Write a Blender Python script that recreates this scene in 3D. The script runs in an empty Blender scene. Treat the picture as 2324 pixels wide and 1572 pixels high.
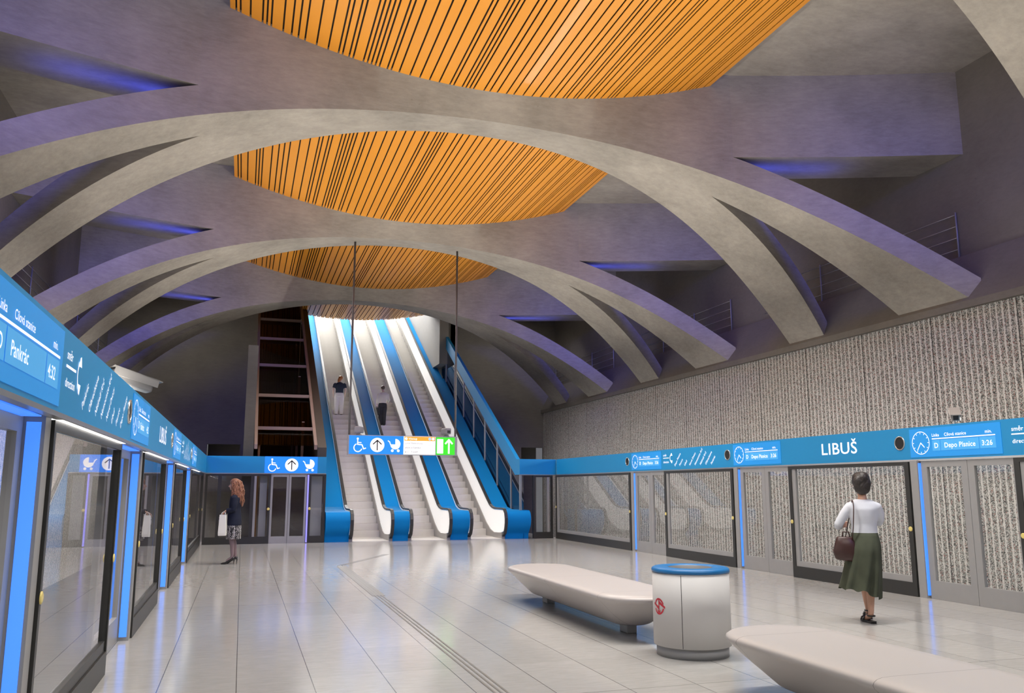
import bpy, bmesh, math, random
from mathutils import Vector, Matrix, Quaternion
random.seed(7)
SC = bpy.context.scene
COL = SC.collection
PI = math.pi

# ------------------------------------------------------------------ camera
EYE = Vector((0, 0, 1.59))
PITCH = math.atan(320/1900); YAW = math.atan(613/math.hypot(1900, 320))
cam_d = bpy.data.cameras.new('camera'); cam_d.sensor_width = 36; cam_d.sensor_fit = 'HORIZONTAL'
cam_d.lens = 36*1900/2324; cam_d.clip_end = 300; cam_d.clip_start = 0.05
cam = bpy.data.objects.new('camera', cam_d); COL.objects.link(cam)
cam.location = EYE; cam.rotation_euler = (PI/2+PITCH, 0, -YAW)
SC.camera = cam

# ------------------------------------------------------------------ world, exposure
w = bpy.data.worlds.new('world'); SC.world = w; w.use_nodes = True
w.node_tree.nodes['Background'].inputs[0].default_value = (.55, .55, .6, 1)
w.node_tree.nodes['Background'].inputs[1].default_value = 0.25
vs = SC.view_settings
vs.view_transform = 'Standard'; vs.look = 'None'; vs.gamma = 1; vs.use_curve_mapping = False
vs.exposure = 0.0

# ------------------------------------------------------------------ vault layout
XC, PER, RIB0 = 4.25, 8.64, 6.56            # hall centre, rib spacing, first rib
H = 1.59
RIBS = [RIB0+PER*k for k in range(4)]
SLAB = 10.34

def area(name, loc, aim, sx, sy, power, col=(1, 1, 1), spread=180, along=(1, 0, 0)):
    """area lamp shining along aim; its side sx runs along the direction 'along'"""
    l = bpy.data.lights.new(name, 'AREA'); l.shape = 'RECTANGLE'; l.size = sx; l.size_y = sy
    l.energy = power; l.color = col; l.spread = math.radians(spread)
    o = bpy.data.objects.new(name, l); COL.objects.link(o); o.location = loc
    z = -Vector(aim).normalized(); x = Vector(along); x = (x-z*x.dot(z)).normalized(); y = z.cross(x)
    o.rotation_euler = Matrix((x, y, z)).transposed().to_euler()
    return o
WARM = (1, .93, .83); BLUE = (.10, .13, 1)
# added fill lamps, unseen at the far side of the ribs, brightening the floor
for y, pw_ in ((RIB0-PER, 420), (RIB0, 560), (RIBS[1], 620), (RIBS[2], 330)):
    area('rib_fill', (XC, y+1.5, 8.2), (0, .12, -1), 8.5, .5, pw_, (1, .97, .92), 130)
for x in (-2.2, 10.8):  # added warm fill, unseen behind the last rib, lifting the end wall
    area('rib_fill', (x, RIBS[3]+1.4, 8.6), (0, .6, -1), 3.5, .4, 60, (1, .95, .88), 150)
# added fill lamps, unseen on top of the side beams, brightening the vault
for x, s in ((-1.27, 1), (9.9, -1)):
    area('beam_top_fill', (x, 12, 2.56), (s*.75, 0, 1), 36, .12, 790, WARM, 150, (0, 1, 0))
# lamps over the tracks, behind the beams
for x, s, pw_ in ((-1.55, -1, 1300), (10.2, 1, 560)):
    area('track_lamp', (x, 15, 2.3), (s*1, 0, -.55), 42, .2, pw_, (1, .97, .92), 180, (0, 1, 0))
# blue effect lights hidden behind the ribs and on top of their legs
for y in [RIB0-PER]+RIBS[:3]:
    for s in (-1, 1):
        area('blue_effect_light', (XC+s*7.2, y+1.3, 8.9), (0, 1, -.36), 2.4, .3, 60, BLUE, 90)
for y in RIBS:
    for s in (-1, 1):
        area('blue_leg_light', (XC+s*6.75, y-.35, H+6.55), (s*.2, -.1, 1), 2.2, .25, 6, BLUE, 160, (s*1, -.3, -.45))
# escalator hall above
area('hall_light', (4.8, 51, 15.2), (0, -1, -.8), 7, 5, 5600, (1, .98, .96))
area('hall_light', (4.8, 43.5, 15.6), (0, -.2, -1), 7, 5, 1200, (1, .98, .96))

# ------------------------------------------------------------------ materials
def new_mat(name):
    m = bpy.data.materials.new(name); m.use_nodes = True
    nt = m.node_tree; b = nt.nodes['Principled BSDF']
    return m, nt, b
def N(nt, t, **kw):
    n = nt.nodes.new(t)
    for k, v in kw.items(): setattr(n, k, v)
    return n
def mat(name, col, rough=.5, metal=0, var=.06, scale=6, bump=0, spec=.5, coat=0):
    m, nt, b = new_mat(name)
    tc = N(nt, 'ShaderNodeTexCoord'); no = N(nt, 'ShaderNodeTexNoise'); no.inputs['Scale'].default_value = scale
    no.inputs['Detail'].default_value = 5
    nt.links.new(tc.outputs['Object'], no.inputs['Vector'])
    mx = N(nt, 'ShaderNodeMix', data_type='RGBA')
    mx.inputs[6].default_value = (*[c*(1-var) for c in col], 1); mx.inputs[7].default_value = (*[min(1, c*(1+var)) for c in col], 1)
    nt.links.new(no.outputs['Fac'], mx.inputs[0]); nt.links.new(mx.outputs[2], b.inputs['Base Color'])
    b.inputs['Roughness'].default_value = rough; b.inputs['Metallic'].default_value = metal
    b.inputs['Specular IOR Level'].default_value = spec; b.inputs['Coat Weight'].default_value = coat
    if bump:
        bp = N(nt, 'ShaderNodeBump'); bp.inputs['Strength'].default_value = bump; bp.inputs['Distance'].default_value = .01
        nt.links.new(no.outputs['Fac'], bp.inputs['Height']); nt.links.new(bp.outputs[0], b.inputs['Normal'])
    return m
def emit(name, col, strength):
    m, nt, b = new_mat(name)
    b.inputs['Base Color'].default_value = (*col, 1); b.inputs['Emission Color'].default_value = (*col, 1)
    b.inputs['Emission Strength'].default_value = strength; b.inputs['Roughness'].default_value = .4
    return m
def concrete(name, col, var=.16):
    m, nt, b = new_mat(name)
    g = N(nt, 'ShaderNodeNewGeometry')
    mp = N(nt, 'ShaderNodeMapping'); mp.inputs['Scale'].default_value = (.6, 1.0, 2.4)
    nt.links.new(g.outputs['Position'], mp.inputs['Vector'])
    n1 = N(nt, 'ShaderNodeTexNoise'); n1.inputs['Scale'].default_value = 6; n1.inputs['Detail'].default_value = 10; n1.inputs['Roughness'].default_value = .72
    nt.links.new(mp.outputs[0], n1.inputs['Vector'])
    n2 = N(nt, 'ShaderNodeTexNoise'); n2.inputs['Scale'].default_value = .9; n2.inputs['Detail'].default_value = 8
    nt.links.new(g.outputs['Position'], n2.inputs['Vector'])
    n3 = N(nt, 'ShaderNodeTexVoronoi'); n3.inputs['Scale'].default_value = 3.2
    nt.links.new(g.outputs['Position'], n3.inputs['Vector'])
    rp = N(nt, 'ShaderNodeMapRange'); rp.inputs[1].default_value = .02; rp.inputs[2].default_value = .06; rp.inputs[3].default_value = .8; rp.inputs[4].default_value = 1
    nt.links.new(n3.outputs['Distance'], rp.inputs[0])
    ad = N(nt, 'ShaderNodeMath', operation='ADD'); nt.links.new(n1.outputs['Fac'], ad.inputs[0]); nt.links.new(n2.outputs['Fac'], ad.inputs[1])
    mr = N(nt, 'ShaderNodeMapRange'); mr.inputs[1].default_value = .65; mr.inputs[2].default_value = 1.35; mr.inputs[3].default_value = 1-var; mr.inputs[4].default_value = 1+var
    nt.links.new(ad.outputs[0], mr.inputs[0])
    mu = N(nt, 'ShaderNodeMath', operation='MULTIPLY'); nt.links.new(mr.outputs[0], mu.inputs[0]); nt.links.new(rp.outputs[0], mu.inputs[1])
    vm = N(nt, 'ShaderNodeVectorMath', operation='SCALE'); vm.inputs[0].default_value = col
    nt.links.new(mu.outputs[0], vm.inputs['Scale']); nt.links.new(vm.outputs[0], b.inputs['Base Color'])
    bp = N(nt, 'ShaderNodeBump'); bp.inputs['Strength'].default_value = .25; bp.inputs['Distance'].default_value = .01
    nt.links.new(n1.outputs['Fac'], bp.inputs['Height']); nt.links.new(bp.outputs[0], b.inputs['Normal'])
    b.inputs['Roughness'].default_value = .75; b.inputs['Specular IOR Level'].default_value = .3
    return m
def glass(name, tint=(.92, .94, .94), f0=.07, k=1):
    """thin pane: clear, with a mirror reflection that grows towards grazing view (both faces alike)"""
    m, nt, b = new_mat(name); nt.nodes.remove(b)
    out = nt.nodes['Material Output']
    tr = N(nt, 'ShaderNodeBsdfTransparent'); tr.inputs[0].default_value = (*tint, 1)
    gl = N(nt, 'ShaderNodeBsdfGlossy'); gl.inputs['Roughness'].default_value = .01; gl.inputs[0].default_value = (.97, .97, .97, 1)
    ge = N(nt, 'ShaderNodeNewGeometry'); dt = N(nt, 'ShaderNodeVectorMath', operation='DOT_PRODUCT')
    nt.links.new(ge.outputs['Normal'], dt.inputs[0]); nt.links.new(ge.outputs['Incoming'], dt.inputs[1])
    prev = dt.outputs['Value']
    for op, v in (('ABSOLUTE', None), ('SUBTRACT', 1), ('POWER', 5), ('MULTIPLY', (1-f0)*k), ('ADD', f0)):
        n = N(nt, 'ShaderNodeMath', operation=op)
        if op == 'SUBTRACT': n.inputs[0].default_value = v; nt.links.new(prev, n.inputs[1])
        else:
            nt.links.new(prev, n.inputs[0])
            if v is not None: n.inputs[1].default_value = v
        prev = n.outputs[0]
    mx = N(nt, 'ShaderNodeMixShader')
    nt.links.new(prev, mx.inputs[0]); nt.links.new(tr.outputs[0], mx.inputs[1]); nt.links.new(gl.outputs[0], mx.inputs[2])
    nt.links.new(mx.outputs[0], out.inputs[0])
    return m

M = {}
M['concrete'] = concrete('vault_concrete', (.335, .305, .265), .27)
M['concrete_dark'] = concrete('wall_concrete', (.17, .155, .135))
M['blue'] = mat('blue_enamel', (.008, .265, .60), .4, var=.03, scale=1.5)
M['blue_dark'] = mat('blue_lacquer', (.007, .215, .56), .6, var=.03, scale=1, spec=.05)
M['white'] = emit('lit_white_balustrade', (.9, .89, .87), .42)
M['rubber'] = mat('black_rubber', (.03, .03, .031), .45)
M['frame'] = mat('anthracite_frame', (.028, .028, .027), .4)
M['grey_metal'] = mat('grey_aluminium', (.33, .33, .335), .42, .2)
M['rod'] = mat('dark_rod', (.10, .09, .09), .5)
M['silver'] = mat('brushed_steel', (.55, .55, .55), .3, .9)
M['steel'] = mat('escalator_steel', (.62, .60, .57), .38, .15, var=.05, scale=9)
M['skirt'] = mat('escalator_skirt_steel', (.40, .39, .375), .35, .4)
M['led_blue'] = emit('led_blue', (.065, .26, .95), .86)
M['led_white'] = emit('led_white', (1, .97, .93), 3.2)
M['glass'] = glass('screen_glass')
M['glass_left'] = glass('reflective_screen_glass', (.86, .86, .86), .14)
M['glass_blue'] = glass('blue_tinted_glass', (.16, .22, .33), .06)
M['txt'] = emit('white_lettering', (.9, .93, .96), .55)
M['screen'] = emit('display_screen', (.012, .26, .70), .32)
M['screen_hi'] = emit('display_field', (.06, .36, .76), .36)
M['sign_blue'] = emit('sign_blue', (.012, .22, .88), .62)
M['sign_white'] = emit('sign_white', (.9, .9, .89), .62)
M['sign_black'] = mat('sign_black', (.01, .01, .012), .5)
M['sign_grey'] = mat('sign_grey_print', (.16, .16, .16), .6)
M['sign_orange'] = emit('sign_orange', (.95, .33, .03), .6)
M['sign_lblue'] = emit('sign_light_blue', (.25, .5, .95), .7)
M['sign_green'] = emit('sign_green', (.04, .62, .015), .65)
M['orange'] = mat('orange_slat', (.80, .315, .018), .5, var=.05, scale=.6, coat=.15)
M['orange'].node_tree.nodes['Principled BSDF'].inputs['Coat Roughness'].default_value = .12
M['gapdark'] = mat('dark_backing', (.02, .009, .004), .8)
M['brown_slat'] = mat('brown_slat', (.20, .085, .022), .5)
M['brown'] = mat('dark_brown_panel', (.045, .035, .03), .5)
M['wood_frame'] = mat('copper_brown_frame', (.20, .135, .115), .45)
M['button'] = mat('yellow_button', (.75, .62, .2), .3)
M['black'] = mat('matt_black', (.012, .012, .013), .6)
M['cctv'] = mat('camera_housing', (.13, .125, .12), .6)
M['cctv_grey'] = mat('grey_camera_housing', (.22, .21, .23), .45)
M['dark'] = mat('dark_track_lining', (.05, .048, .045), .8)
M['track'] = mat('track_bed', (.06, .058, .055), .9, bump=.3, scale=20)
M['bin_white'] = mat('bin_white', (.56, .545, .535), .55, var=.015)
M['bin_blue'] = mat('bin_blue', (.010, .15, .40), .4)
M['red'] = mat('emblem_red', (.55, .02, .04), .5)

def floor_mat():
    m, nt, b = new_mat('stone_floor')
    g = N(nt, 'ShaderNodeNewGeometry'); sp = N(nt, 'ShaderNodeSeparateXYZ'); nt.links.new(g.outputs['Position'], sp.inputs[0])
    def math_(op, a, v=None, v2=None):
        n = N(nt, 'ShaderNodeMath', operation=op)
        for i, q in enumerate((a, v, v2)):
            if q is None: continue
            if isinstance(q, (int, float)): n.inputs[i].default_value = q
            else: nt.links.new(q, n.inputs[i])
        return n.outputs[0]
    u = math_('MULTIPLY', math_('SUBTRACT', sp.outputs[0], .037), 1/.6)
    v = math_('MULTIPLY', math_('SUBTRACT', sp.outputs[1], 12.44), 1/1.2)
    fu = math_('FRACT', u); fv = math_('FRACT', v)
    du = math_('MULTIPLY', math_('MINIMUM', fu, math_('SUBTRACT', 1, fu)), .6)
    dv = math_('MULTIPLY', math_('MINIMUM', fv, math_('SUBTRACT', 1, fv)), 1.2)
    lu = math_('LESS_THAN', du, .0038)
    lv = math_('MULTIPLY', math_('LESS_THAN', dv, .005), .07)
    v5 = math_('FRACT', math_('MULTIPLY', math_('SUBTRACT', sp.outputs[1], 12.44), 1/6))
    lw = math_('LESS_THAN', math_('MINIMUM', v5, math_('SUBTRACT', 1, v5)), .0009)
    line = math_('MAXIMUM', math_('MAXIMUM', lu, lv), math_('MULTIPLY', lw, .7))
    cb = N(nt, 'ShaderNodeCombineXYZ'); nt.links.new(math_('FLOOR', u), cb.inputs[0]); nt.links.new(math_('FLOOR', v), cb.inputs[1])
    wn = N(nt, 'ShaderNodeTexWhiteNoise'); nt.links.new(cb.outputs[0], wn.inputs['Vector'])
    n1 = N(nt, 'ShaderNodeTexNoise'); n1.inputs['Scale'].default_value = 5; n1.inputs['Detail'].default_value = 12; n1.inputs['Roughness'].default_value = .7
    mp = N(nt, 'ShaderNodeMapping'); mp.inputs['Scale'].default_value = (1, 4, 1); nt.links.new(g.outputs['Position'], mp.inputs['Vector']); nt.links.new(mp.outputs[0], n1.inputs['Vector'])
    tone = math_('ADD', math_('MULTIPLY', wn.outputs['Value'], .09), math_('MULTIPLY', n1.outputs['Fac'], .42))
    tone = math_('ADD', tone, .73)
    tone = math_('MULTIPLY', tone, math_('SUBTRACT', 1, math_('MULTIPLY', line, .72)))
    vm = N(nt, 'ShaderNodeVectorMath', operation='SCALE'); vm.inputs[0].default_value = (.41, .403, .39)
    nt.links.new(tone, vm.inputs['Scale']); nt.links.new(vm.outputs[0], b.inputs['Base Color'])
    nt.links.new(math_('ADD', math_('MULTIPLY', n1.outputs['Fac'], .10), .10), b.inputs['Roughness'])
    b.inputs['Specular IOR Level'].default_value = .5; b.inputs['IOR'].default_value = 1.75
    return m
M['floor'] = floor_mat()

def ribbed_mat():
    m, nt, b = new_mat('ribbed_stone_panel')
    g = N(nt, 'ShaderNodeNewGeometry')
    sp = N(nt, 'ShaderNodeSeparateXYZ'); nt.links.new(g.outputs['Position'], sp.inputs[0])
    n0 = N(nt, 'ShaderNodeTexNoise'); n0.inputs['Scale'].default_value = 24; n0.inputs['Detail'].default_value = 4; nt.links.new(g.outputs['Position'], n0.inputs['Vector'])
    def math_(op, a, v=None):
        n = N(nt, 'ShaderNodeMath', operation=op)
        for i, q in enumerate((a, v)):
            if q is None: continue
            if isinstance(q, (int, float)): n.inputs[i].default_value = q
            else: nt.links.new(q, n.inputs[i])
        return n.outputs[0]
    y = math_('ADD', sp.outputs[1], math_('MULTIPLY', n0.outputs['Fac'], .075))
    f = math_('FRACT', math_('MULTIPLY', y, 1/.137))
    tri = math_('ABSOLUTE', math_('SUBTRACT', math_('MULTIPLY', f, 2), 1))   # 0..1
    groove = N(nt, 'ShaderNodeMapRange'); groove.inputs[1].default_value = .62; groove.inputs[2].default_value = .88
    nt.links.new(tri, groove.inputs[0])
    vo = N(nt, 'ShaderNodeTexVoronoi'); vo.inputs['Scale'].default_value = 62; nt.links.new(g.outputs['Position'], vo.inputs['Vector'])
    hs = N(nt, 'ShaderNodeSeparateColor'); nt.links.new(vo.outputs['Color'], hs.inputs[0])
    cr = N(nt, 'ShaderNodeValToRGB'); r = cr.color_ramp; r.interpolation = 'CONSTANT'
    cols = [(0, (.06, .06, .058)), (.2, (.17, .16, .145)), (.4, (.37, .35, .325)), (.62, (.33, .17, .15)), (.68, (.25, .265, .24)), (.82, (.5, .48, .45))]
    r.elements[0].position = 0; r.elements[0].color = (*cols[0][1], 1)
    r.elements[1].position = cols[1][0]; r.elements[1].color = (*cols[1][1], 1)
    for p, c in cols[2:]:
        e = r.elements.new(p); e.color = (*c, 1)
    nt.links.new(hs.outputs[0], cr.inputs[0])
    mx = N(nt, 'ShaderNodeMix', data_type='RGBA'); nt.links.new(groove.outputs[0], mx.inputs[0])
    nt.links.new(cr.outputs[0], mx.inputs[6]); mx.inputs[7].default_value = (.60, .575, .54, 1)
    # open joints between the panels
    fj = math_('FRACT', math_('MULTIPLY', math_('SUBTRACT', sp.outputs[1], 13.61), 1/2.05))
    j = math_('LESS_THAN', fj, .008)
    mj = N(nt, 'ShaderNodeMix', data_type='RGBA'); nt.links.new(j, mj.inputs[0]); nt.links.new(mx.outputs[2], mj.inputs[6]); mj.inputs[7].default_value = (.03, .03, .03, 1)
    nt.links.new(mj.outputs[2], b.inputs['Base Color'])
    bp = N(nt, 'ShaderNodeBump'); bp.inputs['Strength'].default_value = .6; bp.inputs['Distance'].default_value = .02
    nt.links.new(tri, bp.inputs['Height']); nt.links.new(bp.outputs[0], b.inputs['Normal'])
    b.inputs['Roughness'].default_value = .85; b.inputs['Specular IOR Level'].default_value = .2
    return m
M['ribbed'] = ribbed_mat()

def bench_mat():
    m, nt, b = new_mat('bench_white_mineral')
    tc = N(nt, 'ShaderNodeTexCoord'); sp = N(nt, 'ShaderNodeSeparateXYZ'); nt.links.new(tc.outputs['Object'], sp.inputs[0])
    prev = None
    for s in (-1.57, .1, 1.57):
        a = N(nt, 'ShaderNodeMath', operation='SUBTRACT'); nt.links.new(sp.outputs[1], a.inputs[0]); a.inputs[1].default_value = s
        c = N(nt, 'ShaderNodeMath', operation='ABSOLUTE'); nt.links.new(a.outputs[0], c.inputs[0])
        d = N(nt, 'ShaderNodeMath', operation='LESS_THAN'); nt.links.new(c.outputs[0], d.inputs[0]); d.inputs[1].default_value = .0022
        if prev:
            e = N(nt, 'ShaderNodeMath', operation='MAXIMUM'); nt.links.new(prev, e.inputs[0]); nt.links.new(d.outputs[0], e.inputs[1]); prev = e.outputs[0]
        else: prev = d.outputs[0]
    mx = N(nt, 'ShaderNodeMix', data_type='RGBA'); nt.links.new(prev, mx.inputs[0]); mx.inputs[6].default_value = (.46, .43, .42, 1); mx.inputs[7].default_value = (.12, .11, .11, 1)
    nt.links.new(mx.outputs[2], b.inputs['Base Color']); b.inputs['Roughness'].default_value = .38
    return m
M['bench'] = bench_mat()
def dots_mat():
    m, nt, b = new_mat('polka_dot_cloth')
    tc = N(nt, 'ShaderNodeTexCoord'); vo = N(nt, 'ShaderNodeTexVoronoi'); vo.inputs['Scale'].default_value = 40; vo.inputs['Randomness'].default_value = .25
    nt.links.new(tc.outputs['Object'], vo.inputs['Vector'])
    lt = N(nt, 'ShaderNodeMath', operation='LESS_THAN'); nt.links.new(vo.outputs['Distance'], lt.inputs[0]); lt.inputs[1].default_value = .36
    mx = N(nt, 'ShaderNodeMix', data_type='RGBA'); nt.links.new(lt.outputs[0], mx.inputs[0]); mx.inputs[6].default_value = (.012, .012, .016, 1); mx.inputs[7].default_value = (.7, .68, .68, 1)
    nt.links.new(mx.outputs[2], b.inputs['Base Color']); b.inputs['Roughness'].default_value = .85
    return m
M['dots'] = dots_mat()
def cloth(name, col, var=.18, scale=14): return mat(name, col, .85, var=var, scale=scale, spec=.2, bump=.3)
M['navy'] = cloth('navy_wool', (.012, .015, .030)); M['skirt_green'] = cloth('olive_skirt_cloth', (.055, .062, .042), .55, 5)
M['top_white'] = cloth('white_jersey', (.62, .64, .70), .06, 8); M['tee'] = cloth('slate_tee_cloth', (.045, .062, .085))
M['trouser_white'] = cloth('white_trouser_cloth', (.82, .81, .79), .04); M['shirt'] = cloth('cream_shirt_cloth', (.80, .79, .62), .05)
M['trouser_grey'] = cloth('dark_grey_cloth', (.045, .047, .046)); M['tights'] = mat('mauve_tights', (.20, .14, .15), .6)
M['skin'] = mat('skin', (.58, .33, .23), .5, var=.08, scale=20); M['skin_light'] = mat('pale_skin', (.70, .52, .42), .5, var=.05)
M['hair_dark'] = mat('dark_hair', (.025, .019, .017), .45, var=.5, scale=40, bump=.8)
M['hair_auburn'] = mat('auburn_hair', (.21, .085, .045), .42, var=.75, scale=38, bump=.9)
M['hair_ginger'] = mat('ginger_hair', (.50, .19, .045), .45, var=.4, scale=30, bump=.8)
M['hair_brown'] = mat('brown_hair', (.14, .10, .06), .5, var=.4, scale=40, bump=.8)
M['leather'] = mat('maroon_leather', (.045, .018, .016), .38, var=.25, scale=9, bump=.3)
M['leather_black'] = mat('black_leather', (.014, .012, .012), .35)
M['paper'] = mat('white_paper', (.74, .74, .70), .6, var=.04)
M['eye'] = mat('eye_dark', (.02, .015, .012), .2); M['lip'] = mat('lip', (.42, .13, .11), .5)

# ------------------------------------------------------------------ mesh helpers
class MB:
    def __init__(s): s.v = []; s.f = []; s.m = []; s.smooth = []
    def raw(s, vs, fs, mi=0, sm=False):
        o = len(s.v); s.v += [tuple(p) for p in vs]
        for f in fs: s.f.append([i+o for i in f]); s.m.append(mi); s.smooth.append(sm)
        return s
    def box(s, x0, x1, y0, y1, z0, z1, mi=0):
        v = [(x, y, z) for z in (z0, z1) for y in (y0, y1) for x in (x0, x1)]
        return s.raw(v, [(0, 2, 3, 1), (4, 5, 7, 6), (0, 1, 5, 4), (2, 6, 7, 3), (0, 4, 6, 2), (1, 3, 7, 5)], mi)
    def bbox(s, x0, x1, y0, y1, z0, z1, r=.01, mi=0):
        bm = bmesh.new(); bmesh.ops.create_cube(bm, size=1)
        for v in bm.verts: v.co = Vector(((x0+x1)/2+v.co.x*(x1-x0), (y0+y1)/2+v.co.y*(y1-y0), (z0+z1)/2+v.co.z*(z1-z0)))
        bmesh.ops.bevel(bm, geom=bm.edges[:], offset=r, segments=2, affect='EDGES', profile=.5)
        s.bm(bm, mi); return s
    def bm(s, bm, mi=0, sm=False):
        bm.verts.index_update()
        s.raw([v.co[:] for v in bm.verts], [[v.index for v in f.verts] for f in bm.faces], mi, sm); bm.free(); return s
    def rings(s, rs, closed=True, caps=(True, True), mi=0, sm=True):
        n = len(rs[0]); v = [p for r in rs for p in r]; f = []
        for i in range(len(rs)-1):
            for j in range(n if closed else n-1):
                k = (j+1) % n
                f.append((i*n+j, i*n+k, (i+1)*n+k, (i+1)*n+j))
        s.raw(v, f, mi, sm)
        if caps[0]: s.raw(rs[0], [tuple(range(n))[::-1]], mi, False)
        if caps[1]: s.raw(rs[-1], [tuple(range(n))], mi, False)
        return s
    def tube(s, pts, r, n=8, mi=0, caps=(True, True), flat=1):
        pts = [Vector(p) for p in pts]
        rr = r if isinstance(r, (list, tuple)) else [r]*len(pts)
        rs = []; up = None
        for i, p in enumerate(pts):
            d = (pts[min(i+1, len(pts)-1)]-pts[max(i-1, 0)]).normalized()
            if up is None:
                up = Vector((0, 0, 1)) if abs(d.z) < .9 else Vector((1, 0, 0))
            a = d.cross(up).normalized(); up = a.cross(d).normalized()
            rs.append([p+a*math.cos(2*PI*k/n)*rr[i]+up*math.sin(2*PI*k/n)*rr[i]*flat for k in range(n)])
        return s.rings(rs, True, caps, mi)
    def prism_x(s, poly, x0, x1, mi=0, sm=False):
        n = len(poly)
        v = [(x0, y, z) for y, z in poly]+[(x1, y, z) for y, z in poly]
        f = [(i, (i+1) % n, n+(i+1) % n, n+i) for i in range(n)]
        s.raw(v, f, mi, sm)
        s.raw(v[:n], [tuple(range(n))[::-1]], mi); s.raw(v[n:], [tuple(range(n))], mi); return s
    def lathe(s, prof, c, n=48, mi=0, caps=(True, True)):
        return s.rings([[(c[0]+r*math.cos(2*PI*k/n), c[1]+r*math.sin(2*PI*k/n), c[2]+z) for k in range(n)] for r, z in prof], True, caps, mi)
    def ell(s, c, rx, ry, rz, R=None, n=16, m=10, mi=0):
        c = Vector(c); rs = []
        for i in range(m+1):
            t = PI*i/m; rs.append([])
            for k in range(n):
                q = Vector((rx*math.sin(t)*math.cos(2*PI*k/n), ry*math.sin(t)*math.sin(2*PI*k/n), -rz*math.cos(t)))
                rs[-1].append(c+(R @ q if R else q))
        return s.rings(rs, True, (False, False), mi)
    def flat(s, F, polys, d=.003, mi=0):
        """flat shapes in a frame F=(origin, right, up, normal)"""
        o, r, u, nn = F
        for p in polys:
            s.raw([o+r*a+u*b+nn*d for a, b in p], [tuple(range(len(p)))], mi)
        return s
    def text(s, F, body, size, x, y, align='LEFT', rot=0, d=.004, mi=0, sx=1):
        vs_, fs_ = text_geo(body, align)
        o, r, u, nn = F; c, sn = math.cos(rot), math.sin(rot)
        out = []
        for a, b in vs_:
            a, b = a*size*sx, b*size
            a, b = x+a*c-b*sn, y+a*sn+b*c
            out.append(o+r*a+u*b+nn*d)
        return s.raw(out, fs_, mi)
    def build(s, name, mats, loc=(0, 0, 0), parent=None, recalc=True):
        loc = Vector(loc)
        me = bpy.data.meshes.new(name)
        me.from_pydata([tuple(Vector(p)-loc) for p in s.v], [], s.f)
        for mm in (mats if isinstance(mats, (list, tuple)) else [mats]): me.materials.append(mm)
        me.polygons.foreach_set('material_index', s.m); me.polygons.foreach_set('use_smooth', s.smooth)
        if recalc:
            bm = bmesh.new(); bm.from_mesh(me); bmesh.ops.remove_doubles(bm, verts=bm.verts, dist=1e-5)
            bmesh.ops.recalc_face_normals(bm, faces=bm.faces); bm.to_mesh(me); bm.free()
        me.update()
        o = bpy.data.objects.new(name, me); COL.objects.link(o)
        if parent: o.parent = parent
        else: o.location = loc
        return o
_tc = {}
def text_geo(body, align):
    k = (body, align)
    if k not in _tc:
        c = bpy.data.curves.new('lettering', 'FONT'); c.body = body; c.align_x = align; c.size = 1; c.resolution_u = 3; c.offset = 0 if 'M' in body else .008; c.space_character = 1.05
        o = bpy.data.objects.new('lettering', c); COL.objects.link(o)
        dg = bpy.context.evaluated_depsgraph_get()
        me = bpy.data.meshes.new_from_object(o.evaluated_get(dg))
        _tc[k] = ([(v.co.x, v.co.y) for v in me.vertices], [tuple(p.vertices) for p in me.polygons])
        bpy.data.objects.remove(o); bpy.data.curves.remove(c); bpy.data.meshes.remove(me)
    return _tc[k]
def thing(name, label, cat, loc, group=None, rotz=0):
    o = bpy.data.objects.new(name, None); COL.objects.link(o); o.location = loc; o.rotation_euler = (0, 0, rotz); o.empty_display_size = .2
    o['label'] = label; o['category'] = cat
    if group: o['group'] = group
    return o
def part(root, name, mb, mats, parent=None, label=None, recalc=True, local=False):
    o = mb.build(name, mats, (0, 0, 0) if local else root.location, parent or root, recalc)
    if label: o['label'] = label
    return o
def solo(name, label, cat, mb, mats, loc, group=None, recalc=True):
    o = mb.build(name, mats, loc, None, recalc); o['label'] = label; o['category'] = cat
    if group: o['group'] = group
    return o
def struct(name, mb, mats, loc=(0, 0, 0), recalc=True):
    o = mb.build(name, mats, loc, None, recalc); o['kind'] = 'structure'; return o
def copy_tree(o, parent=None):
    c = o.copy(); COL.objects.link(c); c.parent = parent
    for ch in list(o.children): copy_tree(ch, c)
    return c
V = Vector
X_, Y_, Z_ = V((1, 0, 0)), V((0, 1, 0)), V((0, 0, 1))
# 2-D shapes
def disc(cx, cy, r, n=28): return [[(cx+r*math.cos(2*PI*k/n), cy+r*math.sin(2*PI*k/n)) for k in range(n)]]
def arc(cx, cy, r, wd, a0, a1, n=24):
    out = []
    for k in range(n):
        t0 = math.radians(a0+(a1-a0)*k/n); t1 = math.radians(a0+(a1-a0)*(k+1)/n)
        ri, ro = r-wd/2, r+wd/2
        out.append([(cx+ri*math.cos(t0), cy+ri*math.sin(t0)), (cx+ro*math.cos(t0), cy+ro*math.sin(t0)), (cx+ro*math.cos(t1), cy+ro*math.sin(t1)), (cx+ri*math.cos(t1), cy+ri*math.sin(t1))])
    return out
def stroke(pts, wd):
    out = []
    for (x0, y0), (x1, y1) in zip(pts, pts[1:]):
        dx, dy = x1-x0, y1-y0; l = math.hypot(dx, dy); nx, ny = -dy/l*wd/2, dx/l*wd/2; ex, ey = dx/l*wd*.3, dy/l*wd*.3
        out.append([(x0+nx-ex, y0+ny-ey), (x0-nx-ex, y0-ny-ey), (x1-nx+ex, y1-ny+ey), (x1+nx+ex, y1+ny+ey)])
    return out
def rect(x0, x1, y0, y1): return [[(x0, y0), (x1, y0), (x1, y1), (x0, y1)]]
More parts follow.
